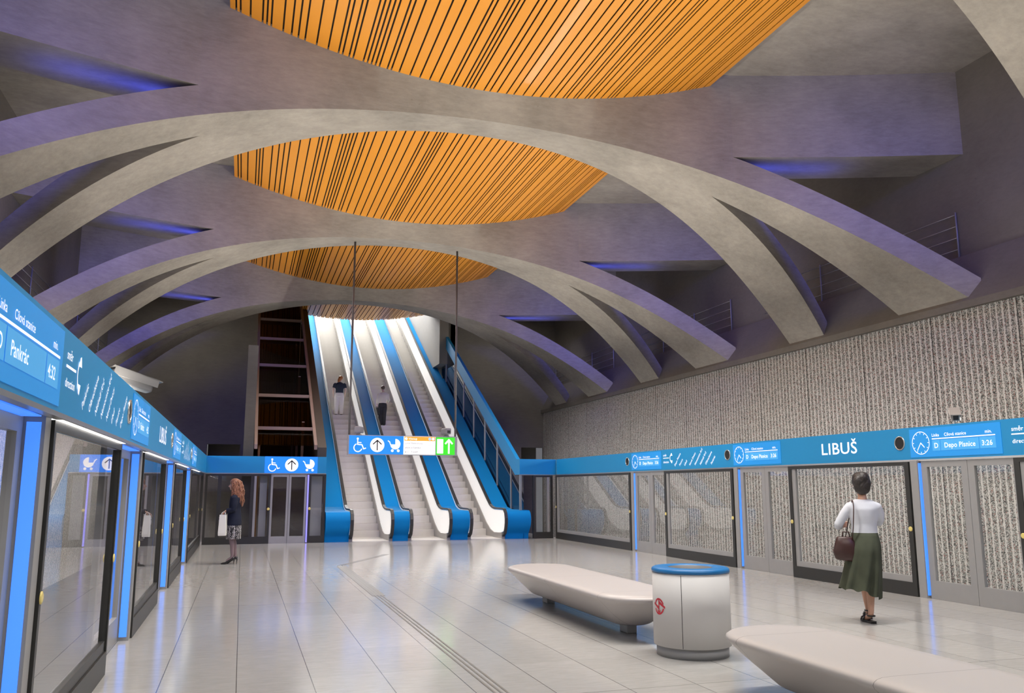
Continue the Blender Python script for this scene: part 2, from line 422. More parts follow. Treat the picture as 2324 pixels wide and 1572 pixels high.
def wheelchair(cx, cy, h):      # h = half height
    q = lambda a, b: (cx+a*h, cy+b*h)
    return disc(*q(-.2, .86), .15*h)+stroke([q(-.2, .66), q(-.2, .05), q(.42, .0), q(.66, -.58), q(.95, -.48)], .15*h)+stroke([q(-.2, .32), q(.3, .3)], .12*h)+arc(*q(-.15, -.42), .56*h, .14*h, 115, 345)
def uparrow(cx, cy, h): 
    q = lambda a, b: (cx+a*h, cy+b*h)
    return stroke([q(0, -.72), q(0, .62)], .15*h)+stroke([q(-.58, .12), q(0, .66), q(.58, .12)], .15*h)
def pram(cx, cy, h):
    q = lambda a, b: (cx+a*h, cy+b*h)
    bowl = [q(-.72*math.cos(math.radians(t))+.1, .12-.72*math.sin(math.radians(t))) for t in range(0, 181, 12)]
    hood = [q(.1, .12)]+[q(.1+.75*math.cos(math.radians(t)), .12+.78*math.sin(math.radians(t))) for t in range(0, 91, 10)]
    return [bowl, hood]+disc(*q(-.32, -.78), .2*h)+disc(*q(.55, -.78), .2*h)+stroke([q(-.6, .1), q(-.72, .45), q(-.95, .62)], .13*h)

# ------------------------------------------------------------------ setting
XL, XR = -1.05, 9.60          # platform edges
fl = MB(); fl.box(XL-.2, XR+.2, -8, 37.4, -.3, 0)
struct('floor', fl, M['floor'])
tb = MB(); tb.box(-7.4, XL-.2, -8, 60, -1.4, -1.1); tb.box(XR+.2, 15.9, -8, 60, -1.4, -1.1)
struct('trim_1', tb, M['track'])                                        # track beds
wr = MB(); wr.box(13.45, 13.75, -8, 37.4, -1.1, 5.06); struct('wall_right', wr, M['ribbed'])
wl = MB(); wl.box(-5.25, -4.95, -8, 37.4, -1.1, 5.06); struct('wall_left', wl, M['ribbed'])
for i, (xa, xb, xi) in enumerate(((13.33, 14.1, 1), (-4.83, -5.6, -1))):  # ledges carrying the ribs
    m = MB(); ys = (-8, 37.4)
    prof = [(xa, 5.06), (xa, 5.20), (xa+xi*.66, 6.32), (xb, 6.32), (xb, 5.06)]
    m.raw([(x, ys[0], z) for x, z in prof]+[(x, ys[1], z) for x, z in prof], [(j, (j+1) % 5, 5+(j+1) % 5, 5+j) for j in range(5)]+[(0, 1, 2, 3, 4), (9, 8, 7, 6, 5)])
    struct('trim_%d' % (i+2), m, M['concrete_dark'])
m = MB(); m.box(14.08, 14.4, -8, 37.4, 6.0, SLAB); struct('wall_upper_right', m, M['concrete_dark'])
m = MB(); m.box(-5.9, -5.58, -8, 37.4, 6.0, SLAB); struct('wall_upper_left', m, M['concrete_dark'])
m = MB(); m.box(-7.7, 16.2, -8, 37.4, SLAB, SLAB+.3); struct('ceiling', m, M['concrete'])
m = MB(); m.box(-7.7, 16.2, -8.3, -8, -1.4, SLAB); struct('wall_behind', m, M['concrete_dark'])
# end wall with the two tunnel mouths and the open escalator shaft
m = MB(); m.box(-7.4, -1.48, 37.4, 37.7, -1.4, SLAB); m.box(-1.48, -.16, 37.4, 37.7, 3.39, SLAB); m.box(-.16, .38, 37.4, 37.7, 0, SLAB)
m.box(8.62, 12.35, 37.4, 37.7, 0, SLAB); m.box(12.35, 13.5, 37.4, 37.7, 3.44, SLAB); m.box(13.5, 16, 37.4, 37.7, -1.4, SLAB)
m.box(-1.48, -.16, 38.6, 38.8, -1.4, 3.6); m.box(12.35, 13.5, 38.6, 38.8, -1.4, 3.6)
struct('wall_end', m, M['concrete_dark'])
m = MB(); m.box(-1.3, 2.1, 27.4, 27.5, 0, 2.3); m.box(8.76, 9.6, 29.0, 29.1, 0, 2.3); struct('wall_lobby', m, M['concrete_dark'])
# escalator shaft
m = MB(); m.box(.1, .38, 37.7, 62, 0, 16); m.box(8.9, 9.2, 37.4, 62, 0, 16); m.box(.1, 9.2, 61.7, 62, 0, 16); m.box(.1, 9.2, 37.4, 62, 16, 16.3); m.box(.1, 9.2, 37.4, 37.7, SLAB, 16)
struct('wall_shaft', m, mat('shaft_plaster', (.62, .61, .59), .7))
m = MB(); m.box(8.2, 8.62, 36.6, 48, 7.1, 16); struct('wall_shaft_pier', m, mat('pier_concrete', (.23, .22, .205), .8))

# ------------------------------------------------------------------ vault ribs
def g(x): return H+7.24-.0262*x*x-.0002*x**4
def yC(x): return -.0153*x*x-.0002*x**4
def yD(x): return .7483+.0441*x*x-.0002*x**4
XS, YT = 5.31, .317
def yE(x): a = abs(x)-XS; return YT-.1425*a-.0398*a*a
def yF(x): a = abs(x)-XS; return YT+.2638*a+.0243*a*a
def zO(x): return H+7.67+.8*(x/4.9)**2
LEG_H = .56
def leg_mb(s, near):
    m = MB(); rs = []
    for i in range(31):
        x = s*(XS+(9.3-XS)*i/30); z = g(x)
        a, b = (yC(x), yE(x)) if near else (yF(x), yD(x))
        h = LEG_H
        if near: q = [(a, z), (b, z), (b, z+h), (a, z+h)]
        else: q = [(a, z), (b, z), (b, z+h), (a, z+h)]
        rs.append([(x, y, zz) for y, zz in q])
    return m.rings(rs, True, (True, True), 0, False)
def smooth_by_angle(o, deg=25):
    bm = bmesh.new(); bm.from_mesh(o.data)
    for f in bm.faces: f.smooth = True
    for e in bm.edges:
        if len(e.link_faces) == 2 and e.calc_face_angle(0) > math.radians(deg): e.smooth = False
    bm.to_mesh(o.data); bm.free()
def beam_mb():
    m = MB(); rs = []
    n = 60
    for i in range(n+1):
        x = -XS+2*XS*i/n; z = g(x)
        top = min(zO(x), SLAB-.02) if abs(x) < 4.9 else SLAB-.02
        ny = -.4-.19*(x/XS)**2; q = [(yC(x), z), (YT if abs(x) > 5 else (yC(x)+yD(x))/2, z), (yD(x), z), (1.15, top), (1.15, SLAB), (ny, SLAB), (ny, top)]
        rs.append([(x, y, zz) for y, zz in q])
    m.rings(rs, True, (True, True), 0, False)
    for s in (-1, 1):
        rs = []
        for i in range(13):
            a = XS+(9.83-XS)*i/12; ny = -.59-.29*(a-XS)-.014*(a-XS)**2
            rs.append([(s*a, y, z) for y, z in ((ny, H+6.9), (ny+1.33, H+6.9), (ny+1.33, SLAB), (ny, SLAB))])
        m.rings(rs, True, (True, True), 0, False)
    return m
ordw = ['nearest', 'second', 'third', 'farthest']
rib_lab = ['concrete vault rib nearest the viewer, only its right leg showing in the top corner',
           'large concrete vault rib between the first and second orange ceiling panels',
           'concrete vault rib from which the hanging direction sign is suspended',
           'farthest concrete vault rib, arching just in front of the dark end wall']
rib0 = thing('vault_rib', rib_lab[0], 'vault rib', (XC, RIBS[0], 0), 'concrete ribs of the vault')
for o in [part(rib0, 'cross_beam', beam_mb(), M['concrete'], local=True)]+[part(rib0, 'leg', leg_mb(s, nr), M['concrete'], local=True) for s in (1, -1) for nr in (True, False)]:
    smooth_by_angle(o)
for k in (1, 2, 3):
    r = copy_tree(rib0); r.location = (XC, RIBS[k], 0); r['label'] = rib_lab[k]

# ------------------------------------------------------------------ orange slatted ceiling panels
def slat_panel(y0, y1, lab):
    root = thing('slatted_ceiling_panel', lab, 'ceiling panel', (XC, (y0+y1)/2, 9.2), 'orange slatted ceiling panels')
    rnd = random.Random(3); m = MB(); x = -4.88
    while x < 4.86:
        wd = rnd.choice((.045, .045, .045, .09, .12, .14, .16, .18)); x1 = min(x+wd, 4.9)
        za, zb = zO(x), zO(x1)
        v = [(XC+xx, yy, zz) for yy in (y0, y1) for xx, zz in ((x, za), (x1, zb), (x1, zb+.012), (x, za+.012))]
        m.raw(v, [(0, 1, 2, 3), (7, 6, 5, 4), (0, 4, 5, 1), (1, 5, 6, 2), (2, 6, 7, 3), (3, 7, 4, 0)])
        x = x1+.031
    part(root, 'slats', m, M['orange'])
    b = MB(); xs = [-4.88+9.76*i/40 for i in range(41)]
    b.rings([[(XC+xx, yy, zO(xx)+.05) for xx in xs] for yy in (y0, y1)]+[[(XC+xx, y1, zO(xx)+.09) for xx in xs], [(XC+xx, y0, zO(xx)+.09) for xx in xs], [(XC+xx, y0, zO(xx)+.05) for xx in xs]], False, (False, False), 0, False)
    part(root, 'backing', b, M['gapdark'])
    return root
lensl = ['huge orange slatted ceiling panel cut off by the top of the picture', 'second orange slatted ceiling panel, full lens shape in mid picture',
         'third orange slatted ceiling panel, behind the suspension rods', 'last narrow orange slatted ceiling panel above the escalators']
for k in range(4):
    y0 = RIBS[k]+1.15; y1 = RIBS[k+1]-.4 if k < 3 else 38.6
    slat_panel(y0, y1, lensl[k])

# ------------------------------------------------------------------ side beams with signs
ZB, ZT = 2.0, 2.487
def frame_left(y): return (V((-1.0, y, ZB)), Y_, Z_, X_)          # reads towards +Y
def frame_right(y): return (V((9.63, y, ZB)), -Y_, Z_, -X_)       # reads towards -Y
BH = ZT-ZB
STN = ['Pankrác', 'Olbrachtova', 'Nádraží Krč', 'Nemocnice Krč', 'Nové Dvory', 'Libuš', 'Písnice', 'Depo Písnice']
def hole(m, F, x):
    o, r, u, n = F
    c = o+r*x+u*.262
    ring = lambda rad, d: [c+r*rad*math.cos(2*PI*k/32)+u*rad*math.sin(2*PI*k/32)+n*d for k in range(32)]
    m.rings([ring(.108, 0), ring(.108, .012), ring(.094, .014), ring(.094, .004)], True, (False, False), 1)
    m.raw(ring(.096, .006), [tuple(range(32))], 0)
def plan_txt(m, F, x0, x1, names, a=math.radians(45)):
    for i, t in enumerate(names):
        m.text(F, t, .078, x0+(x1-x0)*i/(len(names)-1)*.83, .075, rot=a, sx=.92)
def direction(m, F, x, wd):
    k = wd/.5
    m.text(F, 'směr', .082*k, x, .325); m.text(F, 'direction', .078*k, x, .165)
    m.flat(F, stroke([(x, .283), (x+.3*k, .283)], .016), .004)
    cx = x+.40*k
    m.flat(F, arc(cx+.05, .275, .085, .02, 110, 250), .004)
    m.flat(F, [[(cx-.01, .33), (cx+.085, .33), (cx+.055, .395), (cx+.02, .385)], [(cx-.01, .22), (cx+.085, .22), (cx+.055, .155), (cx+.02, .165)]], .004)
def side_beam(nm, lab, F0, x0, x1, y0, y1, names, holes, plans, dirs, title):
    root = thing('fascia_beam', lab, 'fascia beam', ((x0+x1)/2, (y0+y1)/2, ZB), 'blue fascia beams round the platform')
    b = MB(); b.box(x0, x1, y0, y1, ZB, ZT); body = part(root, 'cladding', b, M['blue'])
    t = MB(); xf = x1 if F0[3].x > 0 else x0; s = F0[3].x
    t.box(min(xf-s*.05, xf+s*.006), max(xf-s*.05, xf+s*.006), y0, y1, ZB-.022, ZB+.006); part(root, 'edge_strip', t, M['silver'])
    yy = lambda y: (V((F0[0].x, y, ZB)), F0[1], Z_, F0[3])
    for y, sz in title:
        m = MB(); m.text(yy(y), 'LIBUŠ', .275, 0, .15, sx=sz*1.36); part(root, 'station_name', m, M['txt'], body, recalc=False)
    for y in holes:
        m = MB(); hole(m, yy(y), 0); part(root, 'loudspeaker', m, [M['black'], M['silver']], body, recalc=False)
    for y, wd in dirs:
        m = MB(); direction(m, yy(y), 0, wd); part(root, 'direction_lettering', m, M['txt'], body, recalc=False)
    for y, ln in plans:
        m = MB(); plan_txt(m, yy(y), 0, ln, names); part(root, 'line_plan', m, M['txt'], body, recalc=False)
    return root
side_beam('l', 'blue fascia beam along the left platform edge', frame_left(0), -1.35, -1.0, -7.9, 25.6, STN, [8.21, 13.1, 18.12], [(5.92, 2.15), (15.9, 1.95)], [(5.32, .48), (15.25, .42)], [(11.15, 1.0)])
side_beam('r', 'blue fascia beam along the right platform edge', frame_right(0), 9.63, 9.98, -7.9, 25.55, STN[::-1], [10.55, 15.42, 20.25, 5.7], [(17.68, 1.95), (7.95, 2.0)], [(18.25, .46), (8.55, .5)], [(12.42, .96)])
def display(F, wd, dest, mins, lab, clock=True):
    o, r, u, n = F
    root = thing('departure_display', lab, 'display', o+r*(wd/2)+u*.035, 'departure displays on the fascia beams')
    m = MB(); h0, h1 = .035, BH-.03
    c = [o+r*a+u*b+n*d for d in (-.02, .006) for b in (h0, h1) for a in (0, wd)]
    m.raw(c, [(0, 2, 3, 1), (4, 5, 7, 6), (0, 1, 5, 4), (2, 6, 7, 3), (0, 4, 6, 2), (1, 3, 7, 5)])
    sc = part(root, 'screen', m, M['screen'])
    x0 = .44 if clock else .1
    L = wd-x0-.09
    m = MB(); m.flat(F, rect(x0, x0+L*.13, .12, .275)+rect(x0+.14*L, x0+.75*L, .12, .275)+rect(x0+.76*L, x0+L, .12, .275), .0085); part(root, 'text_field', m, M['screen_hi'], sc, recalc=False)
    m = MB()
    m.text(F, 'Linka', .066, x0, .325, d=.010, sx=.95); m.text(F, 'Cílová stanice', .066, x0+.21*L, .325, d=.010); m.text(F, 'min.', .066, x0+.85*L, .325, d=.010)
    m.flat(F, rect(x0, x0+L, .287, .301), .010)
    m.text(F, 'D', .105, x0+.03*L, .16, d=.010); m.text(F, dest, .1, x0+.2*L, .16, d=.010, sx=.98); m.text(F, mins, .1, x0+.79*L, .16, d=.010)
    part(root, 'lettering', m, M['txt'], sc, recalc=False)
    if clock:
        m = MB(); cx, cy = .22, .245
        m.flat(F, arc(cx, cy, .165, .010, 0, 360, 40), .010)
        for k in range(12):
            a = 2*PI*k/12; m.flat(F, stroke([(cx+.135*math.cos(a), cy+.135*math.sin(a)), (cx+.15*math.cos(a), cy+.15*math.sin(a))], .010), .010)
        m.flat(F, stroke([(cx, cy), (cx-.07, cy-.105)], .012)+stroke([(cx, cy), (cx+.065, cy-.065)], .014), .010)
        part(root, 'clock_face', m, M['txt'], sc, recalc=False)
FL = frame_left(0); FR = frame_right(0)
fr = lambda F, y: (V((F[0].x, y, ZB)), F[1], F[2], F[3])
display(fr(FL, 3.4), 1.79, 'Pankrác', '4:32', 'large departure display reading Pankrác on the near end of the left beam')
display(fr(FL, 8.42), 1.5, 'Pankrác', '4:32', 'departure display on the left beam above the second blue light pillar')
display(fr(FL, 13.4), 1.55, 'Pankrác', '4:32', 'small departure display on the left beam just beyond the station name')
display(fr(FL, 18.4), 1.6, 'Pankrác', '4:32', 'farthest departure display on the left beam, close to the corner')
display(fr(FR, 10.34), 1.63, 'Depo Písnice', '3:26', 'departure display with clock on the right beam nearest the viewer, reading Depo Písnice')
display(fr(FR, 15.2), 1.62, 'Depo Písnice', '3:26', 'middle departure display with clock on the right beam, left of the station name')
display(fr(FR, 20.0), 1.64, 'Depo Písnice', '3:26', 'farthest departure display with clock on the right beam')
display(fr(FR, 5.45), 1.6, 'Depo Písnice', '3:26', 'departure display on the right beam beyond the right edge of the picture')

# back beams
yb0, yb1 = 25.6, 25.9
root = thing('fascia_beam', 'blue fascia beam across the back, over the lift doors with pictograms', 'fascia beam', (.67, 25.75, ZB), 'blue fascia beams round the platform')
b = MB(); b.box(-1.35, 2.36, yb0, yb1, ZB, ZT); body = part(root, 'cladding', b, M['blue'])
b = MB(); b.box(-1.0, 2.36, yb0-.006, yb0+.04, ZB-.022, ZB+.006); part(root, 'edge_strip', b, M['silver'])
Fb = (V((.6, yb0, ZB)), X_, Z_, -Y_)
m = MB(); m.flat(Fb, rect(0, 1.50, .0, BH), .004); sg = part(root, 'pictogram_panel', m, M['sign_blue'], body, recalc=False)
def picto_row(F, d0, s=1, xs=(.24, .76, 1.26), cy=.243, h=.185):
    m = MB(); m.flat(F, wheelchair(xs[0]*s, cy, h)+disc(xs[1]*s, cy, h*1.02)+pram(xs[2]*s, cy, h), d0)
    k = MB(); k.flat(F, uparrow(xs[1]*s, cy, h), d0+.004); return m, k
m, k = picto_row(Fb, .008)
part(root, 'pictograms', m, M['sign_white'], sg, recalc=False); part(root, 'arrow', k, M['sign_black'], sg, recalc=False)
root = thing('fascia_beam', 'short blue fascia beam at the back right of the escalators', 'fascia beam', (9.0, 25.75, ZB), 'blue fascia beams round the platform')
b = MB(); b.box(8.40, 9.64, yb0, yb1, ZB, ZT); part(root, 'cladding', b, M['blue'])
b = MB(); b.box(8.40, 9.63, yb0-.006, yb0+.04, ZB-.022, ZB+.006); part(root, 'edge_strip', b, M['silver'])

# ------------------------------------------------------------------ platform screens
def button(m, x, s, y, z=.98):
    F = (V((x, y, z)), Y_, Z_, V((s, 0, 0)))
    o, r, u, n = F
    ring = lambda rad, d: [o+r*rad*math.cos(2*PI*k/16)+u*rad*math.sin(2*PI*k/16)+n*d for k in range(16)]
    m.rings([ring(.036, 0), ring(.036, .006), ring(.025, .010)], True, (False, True), 0)
def framed(x, s, y0, y1, top=1.975, side=.085, kick=.2, lip=.09):
    """dark frame, grey lip and pane of a fixed panel in the plane X=x (platform on side s)"""
    if s > 0: side = .05
    a, b = sorted((x, x-s*(.08 if s < 0 else .03)))
    f = MB(); f.box(a, b, y0, y0+side, .0, top); f.box(a, b, y1-side, y1, .0, top); f.box(a, b, y0+side, y1-side, 0, kick); f.box(a, b, y0+side, y1-side, top-.055, top)
    c0, c1 = sorted((x-s*.015, x-s*.065))
    l = MB(); l.box(c0, c1, y0+side, y1-side, kick, kick+lip); l.box(c0, c1, y1-side-(.1 if s < 0 else .02), y1-side, kick+lip, top-.055)
    g0, g1 = sorted((x-s*.03, x-s*.045))
    p = MB(); p.raw([(x-s*.035, yy, zz) for yy, zz in ((y0+side, kick+lip), (y1-side, kick+lip), (y1-side, top-.055), (y0+side, top-.055))], [(0, 1, 2, 3)])
    return f, l, p
def screen_panel(x, s, y0, y1, lab, gl, btn=True):
    root = thing('screen_panel', lab, 'platform screen', (x, (y0+y1)/2, 0), 'fixed glass panels of the platform screens')
    f, l, p = framed(x, s, y0, y1)
    fo = part(root, 'frame', f, M['frame']); part(root, 'inner_rail', l, M['grey_metal'] if s < 0 else M['frame'])
    part(root, 'pane', p, gl)
    if btn:
        for yy in ((y0+.043, y1-.043) if s < 0 else (y0+.03, y1-.03)):
            m = MB(); button(m, x, s, yy); part(root, 'button', m, M['button'], fo, label='round yellow button')
def screen_door(x, s, y0, y1, lab, gl):
    root = thing('screen_door', lab, 'platform door', (x, (y0+y1)/2, 0), 'sliding doors of the platform screens')
    ym = (y0+y1)/2
    for ya, yb in ((y0, ym-.003), (ym+.003, y1)):
        a, b = sorted((x, x-s*.05)); f = MB()
        f.box(a, b, ya, ya+.11, 0, 1.975); f.box(a, b, yb-.11, yb, 0, 1.975); f.box(a, b, ya+.11, yb-.11, 0, .26); f.box(a, b, ya+.11, yb-.11, 1.89, 1.975)
        lf = part(root, 'door_leaf', f, M['grey_metal'])
        p = MB(); p.raw([(x-s*.025, yy, zz) for yy, zz in ((ya+.11, .26), (yb-.11, .26), (yb-.11, 1.89), (ya+.11, 1.89))], [(0, 1, 2, 3)])
        part(root, 'pane', p, gl, lf)
def light_pillar(x0, x1, y, s, lab, doorlen):
    root = thing('light_pillar', lab, 'light pillar', ((x0+x1)/2, y, 0), 'blue light pillars between the screen doors')
    m = MB(); m.box(x0-.02, x1+.02, y, y+.14, 0, ZB-.01); h = part(root, 'housing', m, M['grey_metal'])
    m = MB(); m.box(x0, x1, y-.008, y, .04, ZB-.05); part(root, 'light_strip', m, M['led_blue'], h, label='glowing blue strip')
    xo = x0+.0 if s > 0 else x0
    if s < 0: return
    m = MB(); m.box(x0-.03, x1+.0, y-doorlen, y-.02, ZB-.021, ZB-.013); part(root, 'head_light', m, M['led_blue'], h, label='blue light line over the door')
wl_ = ['nearest', 'second', 'third', 'fourth', 'fifth']
# left side
LP = [5.25, 10.0, 14.75, 19.5]
for i, y in enumerate(LP):
    nm = ['frontmost', 'second', 'third', 'farthest'][i]
    light_pillar(-1.155, -1.082, y, 1, '%s blue light pillar of the left platform screen' % nm, 1.6)
    screen_door(-1.17, 1, y-1.7, y-.02, '%s sliding glass door of the left screen, just in front of its blue pillar' % nm, M['glass_left'])
    y1 = y+3.05 if i < 3 else 25.5
    screen_panel(-1.045, 1, y+.16, y1, '%s dark-framed glass panel of the left screen, mirroring the platform' % nm, M['glass_left'])
    m = MB(); m.box(-1.075, -1.012, y+.2, min(y1-.05, y+3.1), ZB-.022, ZB-.012)
    if i < 4:
        solo('strip_light', '%s white light line under the left fascia beam' % nm, 'strip light', m, M['led_white'], (-1.04, y+1.6, ZB-.02), 'white strip lights under the left beam')
RP = [5.4, 10.2, 15.03, 19.86]
for i, y in enumerate(RP):
    nm = ['frontmost', 'second', 'third', 'farthest'][i]
    extra = ['beyond the picture edge', 'beside the standing woman', 'left of the waste bin', 'nearest the escalators'][i]
    light_pillar(9.612, 9.69, y, -1, '%s blue light pillar of the right platform screen, %s' % (nm, extra), 1.6)
    screen_door(9.64, -1, y-1.72, y-.03, '%s grey sliding double door of the right screen, right of its blue pillar' % nm, M['glass'])
    y1 = y+3.12 if i < 3 else 25.5
    screen_panel(9.575, -1, y+.16, y1, ['dark-framed glass panel of the right screen at the right picture edge', 'dark-framed glass panel of the right screen behind the standing woman', 'dark-framed glass panel of the right screen behind the waste bin', 'long dark-framed glass panel of the right screen next to the escalators'][i], M['glass'])

# back screen left of the escalators: fixed panels and lift doors
def back_panel(x0, x1, lab, bars=()):
    root = thing('screen_panel', lab, 'platform screen', ((x0+x1)/2, 25.65, 0), 'fixed glass panels of the platform screens')
    f = MB(); a, b = 25.62, 25.7
    f.box(x0, x0+.06, a, b, 0, 1.975); f.box(x1-.06, x1, a, b, 0, 1.975); f.box(x0+.06, x1-.06, a, b, 0, .2); f.box(x0+.06, x1-.06, a, b, 1.92, 1.975)
    for p, q in bars: f.box(p, q, a, b, .2, 1.92)
    fo = part(root, 'frame', f, M['frame'])
    p = MB(); p.raw([(x0+.06, 25.66, .2), (x1-.06, 25.66, .2), (x1-.06, 25.66, 1.92), (x0+.06, 25.66, 1.92)], [(0, 1, 2, 3)]); part(root, 'pane', p, M['glass'])
    return root, fo
r_, f_ = back_panel(-1.0, .80, 'wide dark glass panel at the back, behind the woman with the white bag', ((-.66, -.56), (.24, .33)))
m = MB(); m.box(.335, .40, 25.61, 25.69, .2, 1.92); part(r_, 'mullion', m, M['silver'], label='pale upright bar')
m = MB(); m.box(.50, .70, 25.9, 25.95, .02, 1.95); part(r_, 'rear_rail', m, M['grey_metal'])
F = (V((.745, 25.62, .98)), X_, Z_, -Y_)
def bbtn(root, fo, x):
    m = MB(); o = V((x, 25.62, .98)); ring = lambda rad, d: [o+X_*rad*math.cos(2*PI*k/16)+Z_*rad*math.sin(2*PI*k/16)-Y_*d for k in range(16)]
    m.rings([ring(.04, 0), ring(.04, .02), ring(.025, .03)], True, (False, True), 0); part(root, 'button', m, M['button'], fo, label='round yellow button')
bbtn(r_, f_, .755)
root = thing('screen_door', 'grey sliding lift door at the back under the pictograms', 'platform door', (1.31, 25.66, 0))
for x0, x1 in ((.80, 1.305), (1.315, 1.82)):
    f = MB(); f.box(x0, x0+.06, 25.64, 25.69, 0, 1.975); f.box(x1-.06, x1, 25.64, 25.69, 0, 1.975); f.box(x0+.06, x1-.06, 25.64, 25.69, 0, .2); f.box(x0+.06, x1-.06, 25.64, 25.69, 1.9, 1.975)
    lf = part(root, 'door_leaf', f, M['grey_metal']); p = MB(); p.raw([(x0+.06, 25.66, .2), (x1-.06, 25.66, .2), (x1-.06, 25.66, 1.9), (x0+.06, 25.66, 1.9)], [(0, 1, 2, 3)]); part(root, 'pane', p, M['glass'], lf)
m = MB(); m.box(1.835, 1.875, 25.60, 25.68, .02, 1.96); solo('light_pillar', 'thin violet light line beside the lift door', 'light pillar', m, emit('led_violet', (.28, .26, .95), .8), (1.855, 25.64, 0))
r_, f_ = back_panel(1.885, 2.37, 'narrow dark-framed glass panel between lift door and escalators')
bbtn(r_, f_, 1.915)
m = MB(); m.box(1.97, 2.29, 25.95, 26.0, .02, 1.95); part(r_, 'rear_rail', m, M['grey_metal'])
# right of the escalators
r_, f_ = back_panel(8.86, 9.53, 'dark glass panel in the corner right of the escalators')
m = MB(); m.box(9.33, 9.40, 25.61, 25.69, .2, 1.92); part(r_, 'mullion', m, M['grey_metal'])
m = MB(); m.box(8.42, 8.445, 25.66, 25.72, .885, ZB-.022); m.box(8.465, 8.49, 25.66, 25.72, .885, ZB-.022)
solo('corner_post', 'pair of slim steel posts under the corner of the blue beam', 'post', m, M['silver'], (8.455, 25.69, .885))

# ------------------------------------------------------------------ escalators
SL = .573
def hz(y): return .95+SL*(y-27.2)
def offset_curve(dz, y_end):
    """top line of the balustrade at dz below the handrail line: newel flat then slope"""
    return [(25.75, .9-dz), (26.7, .9-dz), (27.0, .92-dz), (27.25, 1.0-dz), (27.6, hz(27.6)-dz), (y_end, hz(y_end)-dz)]
YE = 47.5
nose = [(25.76, 0), (25.755, .13), (25.72, .19), (25.66, .25), (25.60, .31), (25.545, .38), (25.505, .46), (25.485, .54), (25.482, .62), (25.495, .70), (25.525, .77), (25.575, .83), (25.64, .868)]
clad_labels = ['blue enamel balustrade casing at the left edge of the escalators', 'blue balustrade casing between the left and the middle escalator',
               'blue balustrade casing between the middle and the right escalator', 'wide blue balustrade casing at the right edge of the escalators']
clads = [(2.39, 3.10), (4.41, 4.88), (6.20, 6.75), (7.97, 8.42)]
for i, (x0, x1) in enumerate(clads):
    top = [(25.75, .88), (26.8, .88), (27.1, .92), (27.35, .99)]+[(28+j*1.5, hz(28+j*1.5)-.03) for j in range(14)]
    ye = top[-1][0]
    poly = [(26.8, 0), (26.8, .88)]+top[2:]+[(ye, hz(ye)-1.6), (27.2, -.0)]
    root = thing('balustrade_casing', clad_labels[i], 'escalator casing', ((x0+x1)/2, 26, 0), 'blue casings of the escalators')
    m = MB(); m.prism_x(poly, x0, x1); part(root, 'casing', m, M['blue_dark'])
    m = MB(); xx1 = x1 if i < 3 else 8.74
    m.prism_x(nose+[(25.75, .885), (26.8, .885), (26.8, 0)], x0-(.0), xx1+.0); smooth_by_angle(part(root, 'newel_end', m, M['blue_dark']), 32)
    if i == 3:
        d = MB(); d.prism_x([(26.75, .2), (26.75, .885), (27.3, .95), (37, hz(37)-.08), (37, hz(37)-.6)], 8.42, 8.52); part(root, 'side_deck', d, M['blue_dark'])
esc_labels = ['left escalator, carrying the man in white trousers', 'middle escalator, carrying the man with a dark case', 'empty right escalator beside the sloping glass guard']
lanes = [(3.10, 4.41), (4.88, 6.20), (6.75, 7.97)]
stp = MB(); stp.box(-.5, .5, 0, .42, -.04, 0)
stp.box(-.5, .5, 0, .012, -.24, -.04)
for j in range(33):
    x = -.49+.0297*j; stp.raw([(x, .005, 0), (x+.012, .005, 0), (x+.012, .41, 0), (x, .41, 0), (x, .005, .008), (x+.012, .005, .008), (x+.012, .41, .008), (x, .41, .008)], [(4, 5, 6, 7), (0, 1, 5, 4), (1, 2, 6, 5), (3, 7, 6, 2), (0, 4, 7, 3)])
step_mesh = None
def profile_path(dz=0, yend=YE):
    pts = [(25.80, .10), (25.60, .20), (25.52, .34), (25.47, .5), (25.47, .64), (25.53, .80), (25.66, .90), (25.8, .92), (26.75, .92), (27.0, .95), (27.25, 1.02), (27.6, hz(27.6)+.03), (yend, hz(yend)+.03)]
    return pts
